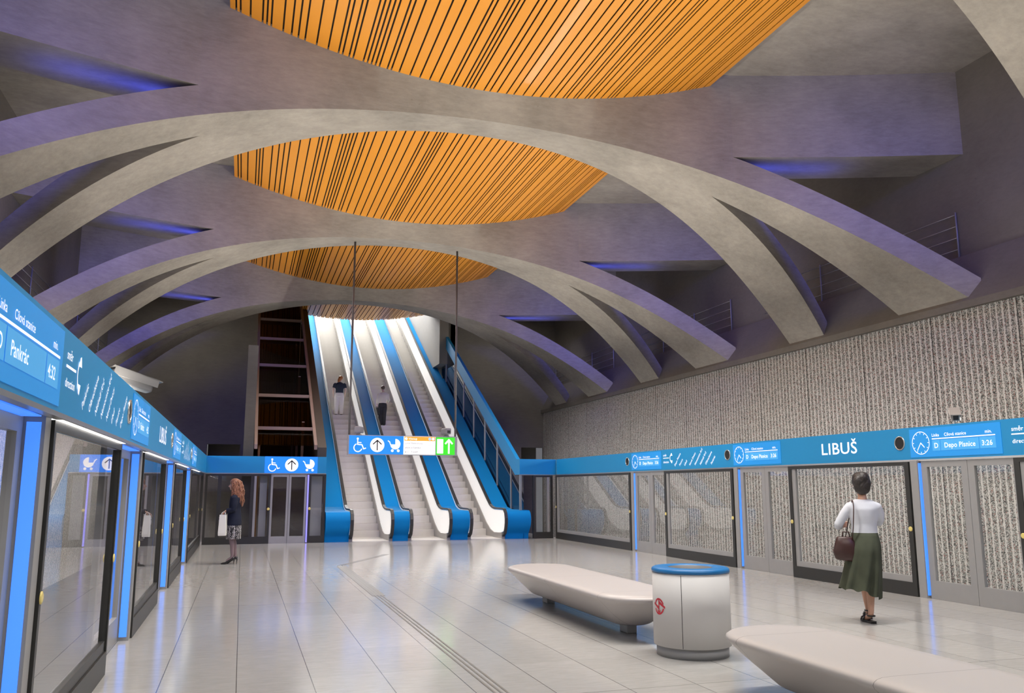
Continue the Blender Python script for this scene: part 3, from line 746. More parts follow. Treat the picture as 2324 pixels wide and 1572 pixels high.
for i, (x0, x1) in enumerate(lanes):
    root = thing('escalator', esc_labels[i], 'escalator', ((x0+x1)/2, 26, 0), 'escalators at the end of the platform')
    for sx, xa in ((1, x0), (-1, x1)):
        m = MB(); pts = profile_path()
        pass
        # handrail as a flat band with thickness
        m2 = []
        for j, (y, z) in enumerate(pts):
            a = pts[max(j-1, 0)]; b = pts[min(j+1, len(pts)-1)]; dy, dz = b[0]-a[0], b[1]-a[1]; l = math.hypot(dy, dz); ny, nz = -dz/l, dy/l
            m2.append([(xa, y, z), (xa+sx*.012, y+ny*.035, z+nz*.035), (xa+sx*.095, y+ny*.035, z+nz*.035), (xa+sx*.108, y, z), (xa+sx*.09, y-ny*.012, z-nz*.012), (xa+sx*.015, y-ny*.012, z-nz*.012)])
        m = MB(); m.rings(m2, True, (True, True), 0, False); part(root, 'handrail', m, M['rubber'])
        # white balustrade panel inside the handrail
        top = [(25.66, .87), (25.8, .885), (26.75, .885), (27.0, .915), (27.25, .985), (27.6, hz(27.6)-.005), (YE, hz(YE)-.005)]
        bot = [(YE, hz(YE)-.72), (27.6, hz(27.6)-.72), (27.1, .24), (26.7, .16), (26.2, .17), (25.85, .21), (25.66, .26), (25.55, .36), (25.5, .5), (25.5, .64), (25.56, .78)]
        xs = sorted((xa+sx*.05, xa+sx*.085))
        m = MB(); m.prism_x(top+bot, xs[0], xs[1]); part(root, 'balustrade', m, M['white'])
        sk = [(25.78, 0), (25.78, .2), (26.2, .18), (26.7, .17), (27.1, .25), (27.6, hz(27.6)-.715), (YE, hz(YE)-.715), (YE, hz(YE)-1.3), (27.7, -.0)]
        xs = sorted((xa+sx*.0, xa+sx*.11)); m = MB(); m.prism_x(sk, xs[0], xs[1]); part(root, 'skirt', m, M['skirt'])
    wd = (x1-x0-.23)
    m = MB(); m.box(x0+.115, x1-.115, 25.7, 26.75, 0, .012); part(root, 'landing_plate', m, M['steel'])
    for k in range(50):
        y = 26.75+.4*k; z = max(.018, SL*(y-27.15)) if y < 27.6 else SL*(y-27.2)
        if step_mesh is None:
            o = stp.build('step', M['steel'], (0, 0, 0), root); step_mesh = o.data
        else:
            o = bpy.data.objects.new('step', step_mesh); COL.objects.link(o); o.parent = root
        o.location = (0, y-26, z); o.scale = (wd, 1, 1)
def step_z(y):
    k = int((y-26.75)//.4); yy = 26.75+.4*k; return SL*(yy-27.2)+.008

# dark side wall left of the escalators
m = MB(); m.prism_x([(26.0, 0), (26.0, hz(26)+2.52), (38.5, hz(38.5)+2.52), (38.5, 0)], 2.12, 2.385); 
solo('side_wall', 'dark brown sloping wall between the lift frame and the escalators', 'wall panel', m, M['brown'], (2.25, 30, 0))

# inclined lift frame
root = thing('lift_frame', 'brown inclined lift frame with cross bars left of the escalators', 'lift frame', (1.2, 26, 0))
lz = lambda y: 2.57+.612*(y-25.6)
for x in (.33, 2.06):
    m = MB(); pts = [(25.95, 2.50), (39, lz(39))]
    m.prism_x([(25.95, lz(25.95)-.07), (25.95, lz(25.95)+.07), (39, lz(39)+.07), (39, lz(39)-.07)], x-.045, x+.045); part(root, 'rail', m, M['wood_frame'])
for y in (26.95, 28.95, 31.1, 33.3, 35.1, 37.0):
    m = MB(); m.box(.33, 2.06, y-.04, y+.04, lz(y)-.05, lz(y)+.05); part(root, 'cross_bar', m, M['wood_frame'])
for y in (27.5, 30.5, 33.5):
    m = MB(); m.box(1.72, 1.80, y, y+.08, 0, lz(y)-.07); part(root, 'post', m, M['wood_frame'])
m = MB(); m.prism_x([(26.2, lz(26.2)-.09), (38.9, lz(38.9)-.09), (38.9, lz(38.9)-.10), (26.2, lz(26.2)-.10)], .38, 2.01); part(root, 'glass_cover', m, glass('smoked_glass', (.45, .36, .31), .02, .12))
m = MB()
x = .40
while x < 2.1:
    m.box(x, x+.07, 37.14, 37.22, .0, 10); x += .10
m.box(.385, 2.11, 37.24, 37.3, 0, 10.2)
solo('slat_wall', 'dark brown slatted wall behind the lift frame', 'slatted wall', m, M['brown_slat'], (1.2, 37.18, 0))
m = MB(); y = 26.3
while y < 36:
    m.box(.40, .46, y, y+.08, 0, lz(y)-.2); y += .115
solo('slat_wall', 'brown slatted side wall left of the inclined lift', 'slatted wall', m, M['brown_slat'], (.43, 31, 0))
m = MB(); m.box(-.02, .27, 25.95, 26.15, 0, 5.8); m.box(.0, .27, 26.15, 37.3, 0, 5.8) 
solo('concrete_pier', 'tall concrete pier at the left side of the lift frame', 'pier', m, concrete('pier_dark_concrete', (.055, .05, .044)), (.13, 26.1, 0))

# sloping glass guard right of the escalators
root = thing('glass_guard', 'sloping dark glass guard with blue top band right of the escalators', 'guard rail', (8.58, 26, 0))
bz = lambda y: 2.0+.568*(y-26.4)
m = MB(); m.prism_x([(25.62, 2.0), (26.4, 2.0), (37.7, bz(37.7)), (37.7, bz(37.7)+.55), (26.2, 2.487), (25.62, 2.487)], 8.50, 8.62); bnd = part(root, 'top_band', m, M['blue'])
for k in range(7):
    y = 27.0+1.62*k; z0 = max(.0, hz(y)-.1) if y > 26.8 else .6
    m = MB(); m.box(8.545, 8.60, y, y+.07, z0, bz(y)+.02); part(root, 'post', m, M['grey_metal'])
    y2 = min(y+1.62, 37.7)
    m = MB(); m.raw([(8.57, y+.07, max(0, hz(y)-.2)), (8.57, y2, hz(y2)-.2), (8.57, y2, bz(y2)), (8.57, y+.07, bz(y+.07))], [(0, 1, 2, 3)]); part(root, 'pane', m, M['glass_blue'])
m = MB(); m.raw([(8.57, 25.72, 0), (8.57, 27.0, 0), (8.57, 27.0, bz(27)), (8.57, 26.4, 2.0), (8.57, 25.72, 2.0)], [(0, 1, 2, 3, 4)]); part(root, 'pane', m, M['glass_blue'])
m = MB(); m.prism_x([(26.6, 0), (26.6, .3), (37.4, hz(37.4)-.4), (37.4, 0)], 8.64, 8.72); part(root, 'lining', m, M['dark'])

# ------------------------------------------------------------------ hanging sign
SY = 24.2
root = thing('hanging_sign', 'lit direction sign with pictograms hung on two long rods', 'sign', (4.4, SY, 2.53))
m = MB(); m.box(2.80, 6.0, SY, SY+.12, 2.515, 3.075); fo = part(root, 'frame', m, M['grey_metal'])
for x in (2.84, 5.95):
    m = MB(); m.tube([(x, SY+.06, 2.9), (x, SY+.06, 8.80)], .03, 8); part(root, 'rod', m, M['rod'])
Fs = (V((2.84, SY, 2.535)), X_, Z_, -Y_); HS = .52
m = MB(); m.flat(Fs, rect(0, 1.56, 0, HS), .006); pb = part(root, 'pictogram_panel', m, M['sign_blue'], fo, recalc=False)
m, k = picto_row(Fs, .010, 1, (.28, .80, 1.30), .26, .20)
m2 = MB(); m2.v, m2.f, m2.m, m2.smooth = m.v, m.f, m.m, m.smooth
part(root, 'pictograms', m, M['sign_white'], pb, recalc=False); part(root, 'arrow', k, M['sign_black'], pb, recalc=False)
m = MB(); m.flat(Fs, rect(1.56, 2.50, 0, HS), .006); tp = part(root, 'text_panel', m, M['sign_white'], fo, recalc=False)
m = MB(); m.flat(Fs, rect(1.58, 2.49, HS-.125, HS-.005), .009); part(root, 'heading_band', m, M['sign_orange'], tp, recalc=False)
m = MB(); m.flat(Fs, disc(1.635, HS-.065, .04)+disc(2.43, HS-.065, .04), .012); m.text(Fs, 'Výstup', .09, 1.70, HS-.095, d=.012); part(root, 'heading_lettering', m, M['sign_white'], tp, recalc=False)
m = MB(); m.flat(Fs, disc(2.33, HS-.065, .04), .012); part(root, 'symbol', m, M['sign_lblue'], tp, recalc=False)
m = MB()
for t, y in (('ulice Meteorická', .30), ('ulice Jirčanská', .175), ('BUS  TRAM', .045)):
    m.text(Fs, t, .075, 1.60, y, d=.010)
m.flat(Fs, rect(1.6, 2.47, .268, .272)+rect(1.6, 2.47, .143, .147), .010); part(root, 'lettering', m, M['sign_grey'], tp, recalc=False)
m = MB(); m.flat(Fs, rect(2.52, 3.0-.005+.09, 0, HS-.01), .006); gp = part(root, 'exit_panel', m, M['sign_green'], fo, recalc=False)
m = MB(); m.flat(Fs, rect(2.55, 2.735, .04, HS-.06)+stroke([(2.905, .05), (2.905, .42)], .05)+stroke([(2.805, .33), (2.905, .44), (3.005, .33)], .05), .010); part(root, 'exit_symbol', m, M['sign_white'], gp, recalc=False)
def sign_cam(x, lab, rz):
    root = thing('security_camera', lab, 'camera', (x, SY+.06, 3.075), 'grey cameras standing on the hanging sign', rz)
    m = MB(); m.box(-.03, .03, -.03, .03, 0, .06); m.box(-.07, .07, -.05, .05, 0, .015); part(root, 'foot', m, M['cctv_grey'], local=True)
    m = MB(); m.bbox(-.085, .085, -.2, .2, .06, .24, .03); bd = part(root, 'housing', m, M['cctv_grey'], local=True)
    m = MB(); m.bbox(-.05, .05, -.208, -.198, .09, .17, .004); part(root, 'lens', m, M['black'], bd, local=True)
sign_cam(3.12, 'grey camera on the left end of the hanging sign', 2.7)
sign_cam(5.67, 'grey camera on the right end of the hanging sign', .2)

# security cameras on the side beams
def cctv(loc, lab, rz, pitch, mt, sc):
    root = thing('security_camera', lab, 'camera', loc, 'white security cameras on the side beams', rz); root.scale = (sc, sc, sc)
    m = MB(); m.box(-.05, .05, -.05, .05, 0, .012); m.tube([(0, 0, .01), (0, 0, .16)], .022, 10); part(root, 'bracket', m, mt, local=True)
    R = Matrix.Rotation(pitch, 4, 'X')
    def tr(m): m.v = [tuple(R @ V(p)+V((0, 0, .2))) for p in m.v]; return m
    m = MB(); m.bbox(-.085, .085, -.26, .20, -.07, .075, .02); bd = part(root, 'housing', tr(m), mt, local=True)
    m = MB(); m.prism_x([(-.34, .075), (-.34, .085), (.22, .10), (.22, .088)], -.1, .1); m.box(-.10, -.092, -.30, .2, .0, .09); m.box(.092, .10, -.30, .2, .0, .09); part(root, 'sun_hood', tr(m), mt, local=True)
    m = MB(); m.bbox(-.05, .05, -.268, -.255, -.045, .045, .004); part(root, 'lens', tr(m), M['black'], bd, local=True)
cctv((-1.15, 9.2, ZT-.005), 'white security camera on top of the left fascia beam', math.radians(115), math.radians(14), M['cctv'], .9)
cctv((9.80, 9.62, ZT), 'small pale security camera on top of the right fascia beam', math.radians(-42), math.radians(18), mat('pale_camera_housing', (.36, .33, .30), .6), .72)

# ------------------------------------------------------------------ tactile strip
m = MB()
for k in range(3):
    x = 1.965+.05*k; m.box(x, x+.018, 6.0, 18.05, 0, .004)
for k in range(3):
    a = V((1.965+.05*k, 18.05)); d = V((1.45, 2.75)).normalized(); nn = V((d.y, -d.x))*.009; b_ = V((3.38+.05*k, 20.8-.03*k))
    m.raw([(a.x-nn.x, a.y-nn.y, .004), (a.x+nn.x, a.y+nn.y, .004), (b_.x+nn.x, b_.y+nn.y, .004), (b_.x-nn.x, b_.y-nn.y, .004)], [(0, 1, 2, 3)])
m.box(1.93, 2.12, 12.9, 17.9, 0, .0035)
solo('tactile_strip', 'dark grooved guide strip running along the floor towards the escalators', 'floor strip', m, mat('tactile_groove', (.17, .165, .155), .4), (2.0, 12, 0))

# ------------------------------------------------------------------ benches and bin
def stadium(hw, hl, n=14):
    p = []
    for k in range(n+1): a = PI*k/n; p.append((hw*math.cos(a), hl-hw+hw*math.sin(a)*1.0))
    for k in range(n+1): a = PI+PI*k/n; p.append((hw*math.cos(a), -(hl-hw)+hw*math.sin(a)))
    return p
def bench(loc, hl, lab):
    root = thing('bench', lab, 'bench', loc, 'white boat-shaped benches')
    m = MB(); rs = []
    for z, iw, il in ((.475, .16, .16), (.472, .07, .07), (.462, .03, .03), (.448, .008, .008), (.43, 0, 0), (.41, .01, .01), (.39, .035, .04), (.30, .12, .16), (.20, .215, .33), (.13, .275, .46), (.11, .31, .52)):
        rs.append([(x, y, z) for x, y in stadium(.49-iw, hl-il)])
    m.rings(rs[::-1], True, (True, True)); part(root, 'seat', m, M['bench'], local=True)
    for s in (-1, 1):
        f = MB(); f.bbox(-.06, .06, s*(hl-.78)-.1, s*(hl-.78)+.1, 0, .13, .01); part(root, 'foot', f, M['grey_metal'], local=True)
bench((4.19, 10.18, 0), 2.07, 'white rounded bench behind the waste bin')
bench((4.12, 4.24, 0), 2.07, 'white rounded bench in the lower right foreground')
bc = (4.25, 7.57, 0)
root = thing('waste_bin', 'round white waste bin with blue lid between the two benches', 'waste bin', bc)
m = MB(); m.lathe([(.345, 0), (.345, .105)], bc); part(root, 'plinth', m, M['grey_metal'])
m = MB(); m.lathe([(.34, .10), (.372, .10), (.372, .775), (.33, .775)], bc); bd = part(root, 'drum', m, M['bin_white'])
m = MB()
for a in (math.radians(227), math.radians(47)):
    c, s = math.cos(a), math.sin(a); t = V((-s, c, 0))*.0025; p = V((bc[0]+c*.3728, bc[1]+s*.3728, 0))
    m.raw([p-t+Z_*.105, p+t+Z_*.105, p+t+Z_*.77, p-t+Z_*.77], [(0, 1, 2, 3)])
part(root, 'seam', m, M['sign_black'], bd, recalc=False)
m = MB(); m.lathe([(.372, .778), (.377, .781), (.378, .795), (.372, .812), (.355, .822), (.30, .826), (.222, .822), (.216, .81)], bc, caps=(True, False)); part(root, 'lid', m, M['bin_blue'])
m = MB(); m.lathe([(.219, .816), (.19, .79), (.15, .72), (.12, .66)], bc, caps=(False, True)); part(root, 'funnel', m, mat('dull_steel', (.13, .13, .13), .6), label='polished steel throw-in funnel')
# emblem wrapped on the drum: ring with an arrow
m = MB(); a0 = math.radians(186)
def wrap(polys):
    for p in polys:
        m.raw([(bc[0]+.3745*math.cos(a0+u/.372), bc[1]+.3745*math.sin(a0+u/.372), .465+v_) for u, v_ in p], [tuple(range(len(p)))])
R_ = .068
wrap(arc(0, 0, R_, .017, 20, 168, 22)); wrap(arc(0, 0, R_, .017, 200, 348, 22))
wrap(stroke([(0, .064), (.0, -.055)], .014)); wrap([[(-.035, -.03), (.0, -.07), (.035, -.03), (0, -.045)]])
wrap([[(.005, .052), (.09, .004), (.088, -.016), (.005, .022)], [(-.005, -.03), (-.09, .012), (-.088, .03), (-.005, .0)]])
part(root, 'emblem', m, M['red'], bd, label='red round transit emblem', recalc=False)

# ------------------------------------------------------------------ railings on the right ledge
def railing(x, y0, y1, lab):
    root = thing('ledge_railing', lab, 'railing', (x, (y0+y1)/2, 6.32), 'thin railings on the vault ledge')
    y = y0
    while y <= y1:
        m = MB(); m.tube([(x, y, 6.32), (x, y, 7.3)], .018, 6); part(root, 'post', m, M['grey_metal']); y += 2.2
    for z in (6.5, 6.75, 7.0, 7.25):
        m = MB(); m.tube([(x, y0, z), (x, y1, z)], .008, 5); part(root, 'wire', m, M['silver'])
for k in range(4):
    railing(14.03, RIBS[k]-1.9, RIBS[k]+5, 'thin wire railing on the right ledge by the %s vault rib' % ['frontmost', 'second', 'third', 'farthest'][k])
for k in range(1, 4):
    railing(-5.53, RIBS[k]-1.9, RIBS[k]+5, 'thin wire railing on the left ledge by the %s vault rib' % ['frontmost', 'second', 'third', 'farthest'][k])

# ------------------------------------------------------------------ people
def skin_geo(verts, radii, edges, root=0, sub=2):
    me = bpy.data.meshes.new('body'); me.from_pydata([tuple(v) for v in verts], edges, [])
    o = bpy.data.objects.new('body', me); COL.objects.link(o)
    o.modifiers.new('skin', 'SKIN'); sk = me.skin_vertices[0].data
    for i, r in enumerate(radii):
        rx, ry = r if isinstance(r, tuple) else (r, r); sk[i].radius = (rx, ry); sk[i].use_root = (i == root)
    o.modifiers['skin'].use_smooth_shade = True
    s = o.modifiers.new('sub', 'SUBSURF'); s.levels = sub; s.render_levels = sub
    dg = bpy.context.evaluated_depsgraph_get(); m2 = bpy.data.meshes.new_from_object(o.evaluated_get(dg))
    r = ([v.co[:] for v in m2.vertices], [tuple(p.vertices) for p in m2.polygons])
    bpy.data.objects.remove(o); bpy.data.meshes.remove(me); bpy.data.meshes.remove(m2)
    return r
def fuse(mb, voxel=.012, it=6):
    """melt overlapping closed shapes into one smooth surface"""
    me = bpy.data.meshes.new('fuse'); me.from_pydata(mb.v, [], mb.f)
    bm = bmesh.new(); bm.from_mesh(me); bmesh.ops.remove_doubles(bm, verts=bm.verts, dist=1e-5); bmesh.ops.recalc_face_normals(bm, faces=bm.faces); bm.to_mesh(me); bm.free()
    o = bpy.data.objects.new('fuse', me); COL.objects.link(o)
    r = o.modifiers.new('r', 'REMESH'); r.mode = 'VOXEL'; r.voxel_size = voxel
    sm = o.modifiers.new('s', 'SMOOTH'); sm.iterations = it; sm.factor = .5
    dg = bpy.context.evaluated_depsgraph_get(); m2 = bpy.data.meshes.new_from_object(o.evaluated_get(dg))
    out = MB(); out.raw([v.co[:] for v in m2.vertices], [tuple(p.vertices) for p in m2.polygons], 0, True)
    bpy.data.objects.remove(o); bpy.data.meshes.remove(me); bpy.data.meshes.remove(m2)
    return out
def ringel(c, rx, ry, n=24, tw=0, wav=0, nw=9, ph=0):
    c = V(c); out = []
    for k in range(n):
        a = 2*PI*k/n; f = 1+wav*math.sin(nw*a+ph)
        x, y = rx*math.cos(a)*f, ry*math.sin(a)*f
        out.append((c.x+x*math.cos(tw)-y*math.sin(tw), c.y+x*math.sin(tw)+y*math.cos(tw), c.z))
    return out
def hand(m, wr, d, side, up, sc=1, curl=.6, mi=0):
    """palm with four fingers and a thumb; d = pointing direction, side = thumb side, up = back of hand"""
    wr, d, side, up = V(wr), V(d).normalized(), V(side).normalized(), V(up).normalized()
    Rm = Matrix((side, d, up)).transposed()
    m.ell(wr+d*.045*sc, .040*sc, .055*sc, .017*sc, Rm, 12, 8, mi)
    for i, ln in enumerate((.072, .080, .075, .058)):
        b = wr+d*.085*sc+side*(.028-.019*i)*sc
        p1 = b+d*ln*.45*sc*math.cos(curl*.5)-up*ln*.45*sc*math.sin(curl*.5)
        p2 = p1+d*ln*.32*sc*math.cos(curl*1.3)-up*ln*.32*sc*math.sin(curl*1.3)
        p3 = p2+d*ln*.25*sc*math.cos(curl*2)-up*ln*.25*sc*math.sin(curl*2)
        m.tube([b-d*.01*sc, p1, p2, p3], [.0095*sc, .009*sc, .008*sc, .006*sc], 7, mi)
    b = wr+d*.03*sc+side*.034*sc
    m.tube([b-side*.01*sc, b+side*.025*sc+d*.02*sc-up*.008*sc, b+side*.03*sc+d*.05*sc-up*.02*sc], [.012*sc, .0105*sc, .007*sc], 7, mi)
def head_shape(m, hc, f, r, u, s=1):
    """skull, jaw, nose, brow and ears round hc (forward f, right r, up u)"""
    hc, f, r, u = V(hc), V(f).normalized(), V(r).normalized(), V(u)
    R = Matrix((r, f, u)).transposed()
    P = lambda a, b, c: hc+(f*a+r*b+u*c)*s
    m.ell(P(-.012, 0, .030), .077*s, .096*s, .088*s, R, 20, 14)
    m.ell(P(.022, 0, -.040), .060*s, .066*s, .072*s, R, 18, 12)
    m.ell(P(.055, 0, -.088), .026*s, .022*s, .020*s, R, 12, 8)
    m.tube([P(.070, 0, .024), P(.094, 0, -.008), P(.108, 0, -.028), P(.082, 0, -.040)], [.010*s, .011*s, .014*s, .009*s], 10)
    m.ell(P(.070, 0, -.066), .024*s, .016*s, .012*s, R, 12, 8)
    for q in (-1, 1):
        m.ell(P(-.006, q*.079, -.012), .011*s, .020*s, .032*s, R, 10, 8)
        m.ell(P(.055, q*.036, -.020), .024*s, .022*s, .020*s, R, 10, 8)
def face(m, hc, f, r, u, mi_eye, mi_lip, s=1):
    hc, f, r, u = V(hc), V(f).normalized(), V(r).normalized(), V(u)
    R = Matrix((r, f, u)).transposed()
    P = lambda a, b, c: hc+(f*a+r*b+u*c)*s
    for q in (-1, 1):
        m.ell(P(.070, q*.032, .010), .012*s, .009*s, .0075*s, R, 10, 8, mi_eye)
        m.tube([P(.080, q*.014, .030), P(.076, q*.034, .035), P(.062, q*.052, .030)], .0042*s, 5, mi_eye)
    m.ell(P(.080, 0, -.063), .021*s, .008*s, .0045*s, R, 10, 6, mi_lip); m.ell(P(.079, 0, -.070), .018*s, .008*s, .005*s, R, 10, 6, mi_lip)
def body_mesh(J, sc=1):
    """J: joint dict in local space (facing +Y)"""
    names = ['pelvis', 'waist', 'chest', 'neckb', 'neckt', 'headl', 'headm', 'headt']
    rad = {'pelvis': (.135, .10), 'waist': (.115, .085), 'chest': (.135, .095), 'neckb': .055, 'neckt': .05, 'headl': .05, 'headm': .055, 'headt': .04}
    vs_, rs, es = [], [], []
    idx = {}
    def add(n, p, r, prev=None):
        idx[n] = len(vs_); vs_.append(V(p)); rs.append(tuple(q*sc for q in r) if isinstance(r, tuple) else r*sc)
        if prev: es.append((idx[prev], idx[n]))
    prev = None
    for n in names: add(n, J[n], rad[n], prev); prev = n
    for s in 'lr':
        add('sh'+s, J['sh'+s], .052, 'chest'); add('el'+s, J['el'+s], .040, 'sh'+s)
        fm = V(J['el'+s]).lerp(V(J['wr'+s]), .35); add('fa'+s, fm, .038, 'el'+s); add('wr'+s, J['wr'+s], .026, 'fa'+s)
        add('hip'+s, J['hip'+s], .088, 'pelvis'); add('kn'+s, J['kn'+s], .055, 'hip'+s)
        cf = V(J['kn'+s]).lerp(V(J['an'+s]), .33)+V((0, -.012, 0)); add('cf'+s, cf, .053, 'kn'+s); add('an'+s, J['an'+s], .034, 'cf'+s)
        add('to'+s, J['to'+s], (.032, .022), 'an'+s)
    return skin_geo(vs_, rs, es, 0, 2)
def person(label, loc, rotz, J, mats_body, hand_spec, face_spec, sc=1, color_fn=None):
    root = thing('person', label, 'person', loc, None, rotz)
    m = MB(); v, f = body_mesh(J, sc); m.raw(v, f, 0, True)
    hc, fw_ = face_spec; fw_ = V(fw_).normalized(); rt = fw_.cross(Z_).normalized()
    head_shape(m, hc, fw_, rt, Z_, sc)
    for hs in hand_spec: hand(m, *hs)
    m = fuse(m, .0072, 2)
    if color_fn:
        for i, fc in enumerate(m.f):
            m.m[i] = color_fn(sum((V(m.v[k]) for k in fc), V())/len(fc))
    face(m, hc, fw_, rt, Z_, len(mats_body)-2, len(mats_body)-1, sc)
    part(root, 'body', m, mats_body, recalc=False, local=True)
    return root
def loft(root, name, rings, mats_, caps=(True, True), label=None):
    m = MB(); m.rings(rings, True, caps); return part(root, name, m, mats_, local=True, label=label)
def sleeve(m, pts, rr): m.tube(pts, rr, 14)

# woman by the right screen, seen from behind (walking, left foot down)
J = dict(pelvis=(0, 0, .93), waist=(0, .0, 1.08), chest=(0, -.01, 1.29), neckb=(0, .0, 1.46), neckt=(0, .02, 1.53), headl=(0, .04, 1.575), headm=(0, .03, 1.645), headt=(0, .02, 1.71),
         shl=(-.150, -.01, 1.365), ell=(-.30, .03, 1.13), wrl=(-.22, .26, 1.12), shr=(.150, -.01, 1.365), elr=(.20, .10, 1.16), wrr=(.06, .30, 1.22),
         hipl=(-.085, 0, .88), knl=(-.02, .20, .52), anl=(.06, .36, .10), tol=(.07, .49, .045), hipr=(.085, 0, .88), knr=(.03, .03, .50), anr=(.0, -.045, .09), tor=(-.045, .085, .035))
hw = math.atan2(7.22, 8.64)
pw = person('woman seen from behind in white top and long olive skirt, walking past the right screen', (7.24, 8.62, 0), -hw+math.radians(12), J, [M['skin'], M['eye'], M['lip']],
            [((-.22, .26, 1.12), (.5, .8, .1), (0, 0, 1), (-.8, .5, 0)), ((.06, .30, 1.22), (-.5, .8, .15), (0, 0, 1), (.8, .5, 0))], ((0, .04, 1.635), (0, 1, 0)))
# skirt with flare and folds
rs = []
for i in range(17):
    t = i/16; z = 1.05-t*.66
    rx = .150+.04*t/.25 if t < .25 else .190+.04*(t-.25)
    ry = .115+.08*min(1, t/.3)+.08*t
    r_ = []
    for k in range(72):
        a = 2*PI*k/72
        f = 1+.10*t*math.sin(8*a+1.2+t)*min(1, t*1.5)+.045*t*math.sin(13*a+2*t)
        r_.append((-.03*t-.065*t*t+rx*math.cos(a)*f, .03*t+ry*math.sin(a)*f, z+(-.10*max(0, math.cos(a)+.1)+.014*math.sin(8*a+1.2))*max(0, t-.6)/.4))
    rs.append(r_)
loft(pw, 'skirt', rs, M['skirt_green'], (True, False))
m = MB()
m.rings([ringel((0, .0, .985), .158, .118, 28), ringel((0, .0, 1.06), .150, .112, 28), ringel((0, -.0, 1.15), .148, .108, 28), ringel((0, -.01, 1.25), .166, .113, 28), ringel((0, -.015, 1.33), .180, .113, 28), ringel((0, -.01, 1.375), .186, .10, 28), ringel((0, -.01, 1.41), .165, .085, 28), ringel((0, 0, 1.437), .115, .072, 28), ringel((0, .005, 1.45), .09, .065, 28)], True, (True, True))
sleeve(m, [(-.12, -.01, 1.365), (-.165, -.007, 1.345), (-.205, 0, 1.29), (-.25, .012, 1.22), (-.29, .028, 1.145), (-.285, .06, 1.125), (-.265, .14, 1.12), (-.235, .235, 1.12)], [.05, .06, .06, .056, .053, .052, .046, .038])
sleeve(m, [(.12, -.01, 1.365), (.165, -.003, 1.345), (.19, .03, 1.28), (.20, .07, 1.215), (.195, .11, 1.17), (.17, .15, 1.175), (.13, .21, 1.19), (.08, .28, 1.215)], [.05, .06, .06, .056, .052, .05, .045, .038])
for q in (-1, 1): m.ell((q*.152, -.008, 1.352), .066, .066, .064, None, 14, 10)
part(pw, 'top', fuse(m), M['top_white'], local=True)
m = MB(); m.ell((0, .005, 1.665), .108, .112, .106, None, 20, 14); m.ell((0, -.03, 1.60), .10, .08, .10, None, 18, 12); m.ell((-.045, -.055, 1.66), .06, .055, .075, None, 12, 8); m.ell((.05, -.05, 1.64), .055, .055, .08, None, 12, 8); m.ell((.01, -.02, 1.70), .088, .09, .085, None, 18, 12)
m.ell((-.03, .0, 1.70), .075, .085, .08, None, 18, 12); m.ell((.0, -.055, 1.545), .055, .035, .04, None, 14, 8)
part(pw, 'hair', fuse(m, .008, 3), M['hair_dark'], local=True)
def sandal(root, an, to, mt, z0):
    a, t = V(an), V(to); d = (t-a); d.z = 0; ln = d.length; d.normalize(); s_ = V((-d.y, d.x, 0))
    heel = V((a.x, a.y, z0))-d*.055; tip = V((t.x, t.y, z0))+d*.065
    m = MB(); pts = []
    out = [(0, .022), (.03, .036), (.35, .036), (.7, .047), (.9, .036), (1, .010)]
    L = (tip-heel).length
    poly = [heel+d*L*q+s_*wd for q, wd in out]+[heel+d*L*q-s_*wd for q, wd in out[::-1]]
    m.rings([[p for p in poly], [p+Z_*.028 for p in poly]], True, (True, True), 0, False)
    for c, rr in ((a+V((0, 0, -.005)), .048),):
        m.tube([c+d*(.045*math.cos(x))*.9+s_*.042*math.sin(x) for x in [2*PI*k/14 for k in range(15)]], .009, 6)
    for q in (.62, .8):
        b = heel+d*L*q; m.tube([b+s_*.044+Z_*.02, b+s_*.03+Z_*.055, b+Z_*.066, b-s_*.03+Z_*.055, b-s_*.044+Z_*.02], .011, 6)
    part(root, 'sandal', m, mt, local=True)
sandal(pw, J['anr'], J['tor'], M['leather_black'], 0.0); sandal(pw, J['anl'], J['tol'], M['leather_black'], 0.0)
# shoulder bag (own thing) hanging at her left hip
Rz = Matrix.Rotation(-hw+math.radians(12), 4, 'Z'); Tp = Matrix.Translation((7.24, 8.62, 0)) @ Rz
bag = thing('shoulder_bag', 'maroon leather shoulder bag hanging at the walking woman\'s left hip', 'bag', Tp @ V((-.23, -.08, .72)), None, -hw+math.radians(12))
off = V((-.23, -.08, .72))
m = MB(); rs = []
for z, a, b in ((0, .12, .05), (.02, .145, .065), (.10, .155, .075), (.2, .125, .065), (.27, .095, .04), (.285, .085, .025)):
    rs.append([(x*1.0-.02*(z/.28), y, z+.10*x*(-1)*(1-z/.4)) for x, y, _ in [(q[0], q[1], 0) for q in ringel((0, 0, 0), a, b, 24)]])
m.rings(rs, True, (True, True)); part(bag, 'pouch', m, M['leather'], local=True)
m = MB(); m.tube([V((.06, -.03, .25)), V((.075, -.06, .40)), V((.085, -.075, .55)), V((.092, -.068, .64)), V((.095, -.045, .69)), V((.096, -.01, .712)), V((.095, .03, .706)), V((.092, .065, .67)), V((.085, .11, .58)), V((.06, .14, .45)), V((.0, .08, .26))], .012, 7, 0, (True, True), .5); part(bag, 'strap', m, M['leather'], local=True)
m = MB(); m.tube([V((-.05, .0, .27)), V((-.04, .0, .34)), V((.03, .0, .34)), V((.04, .0, .27))], .009, 7); part(bag, 'handle', m, M['leather'], local=True)

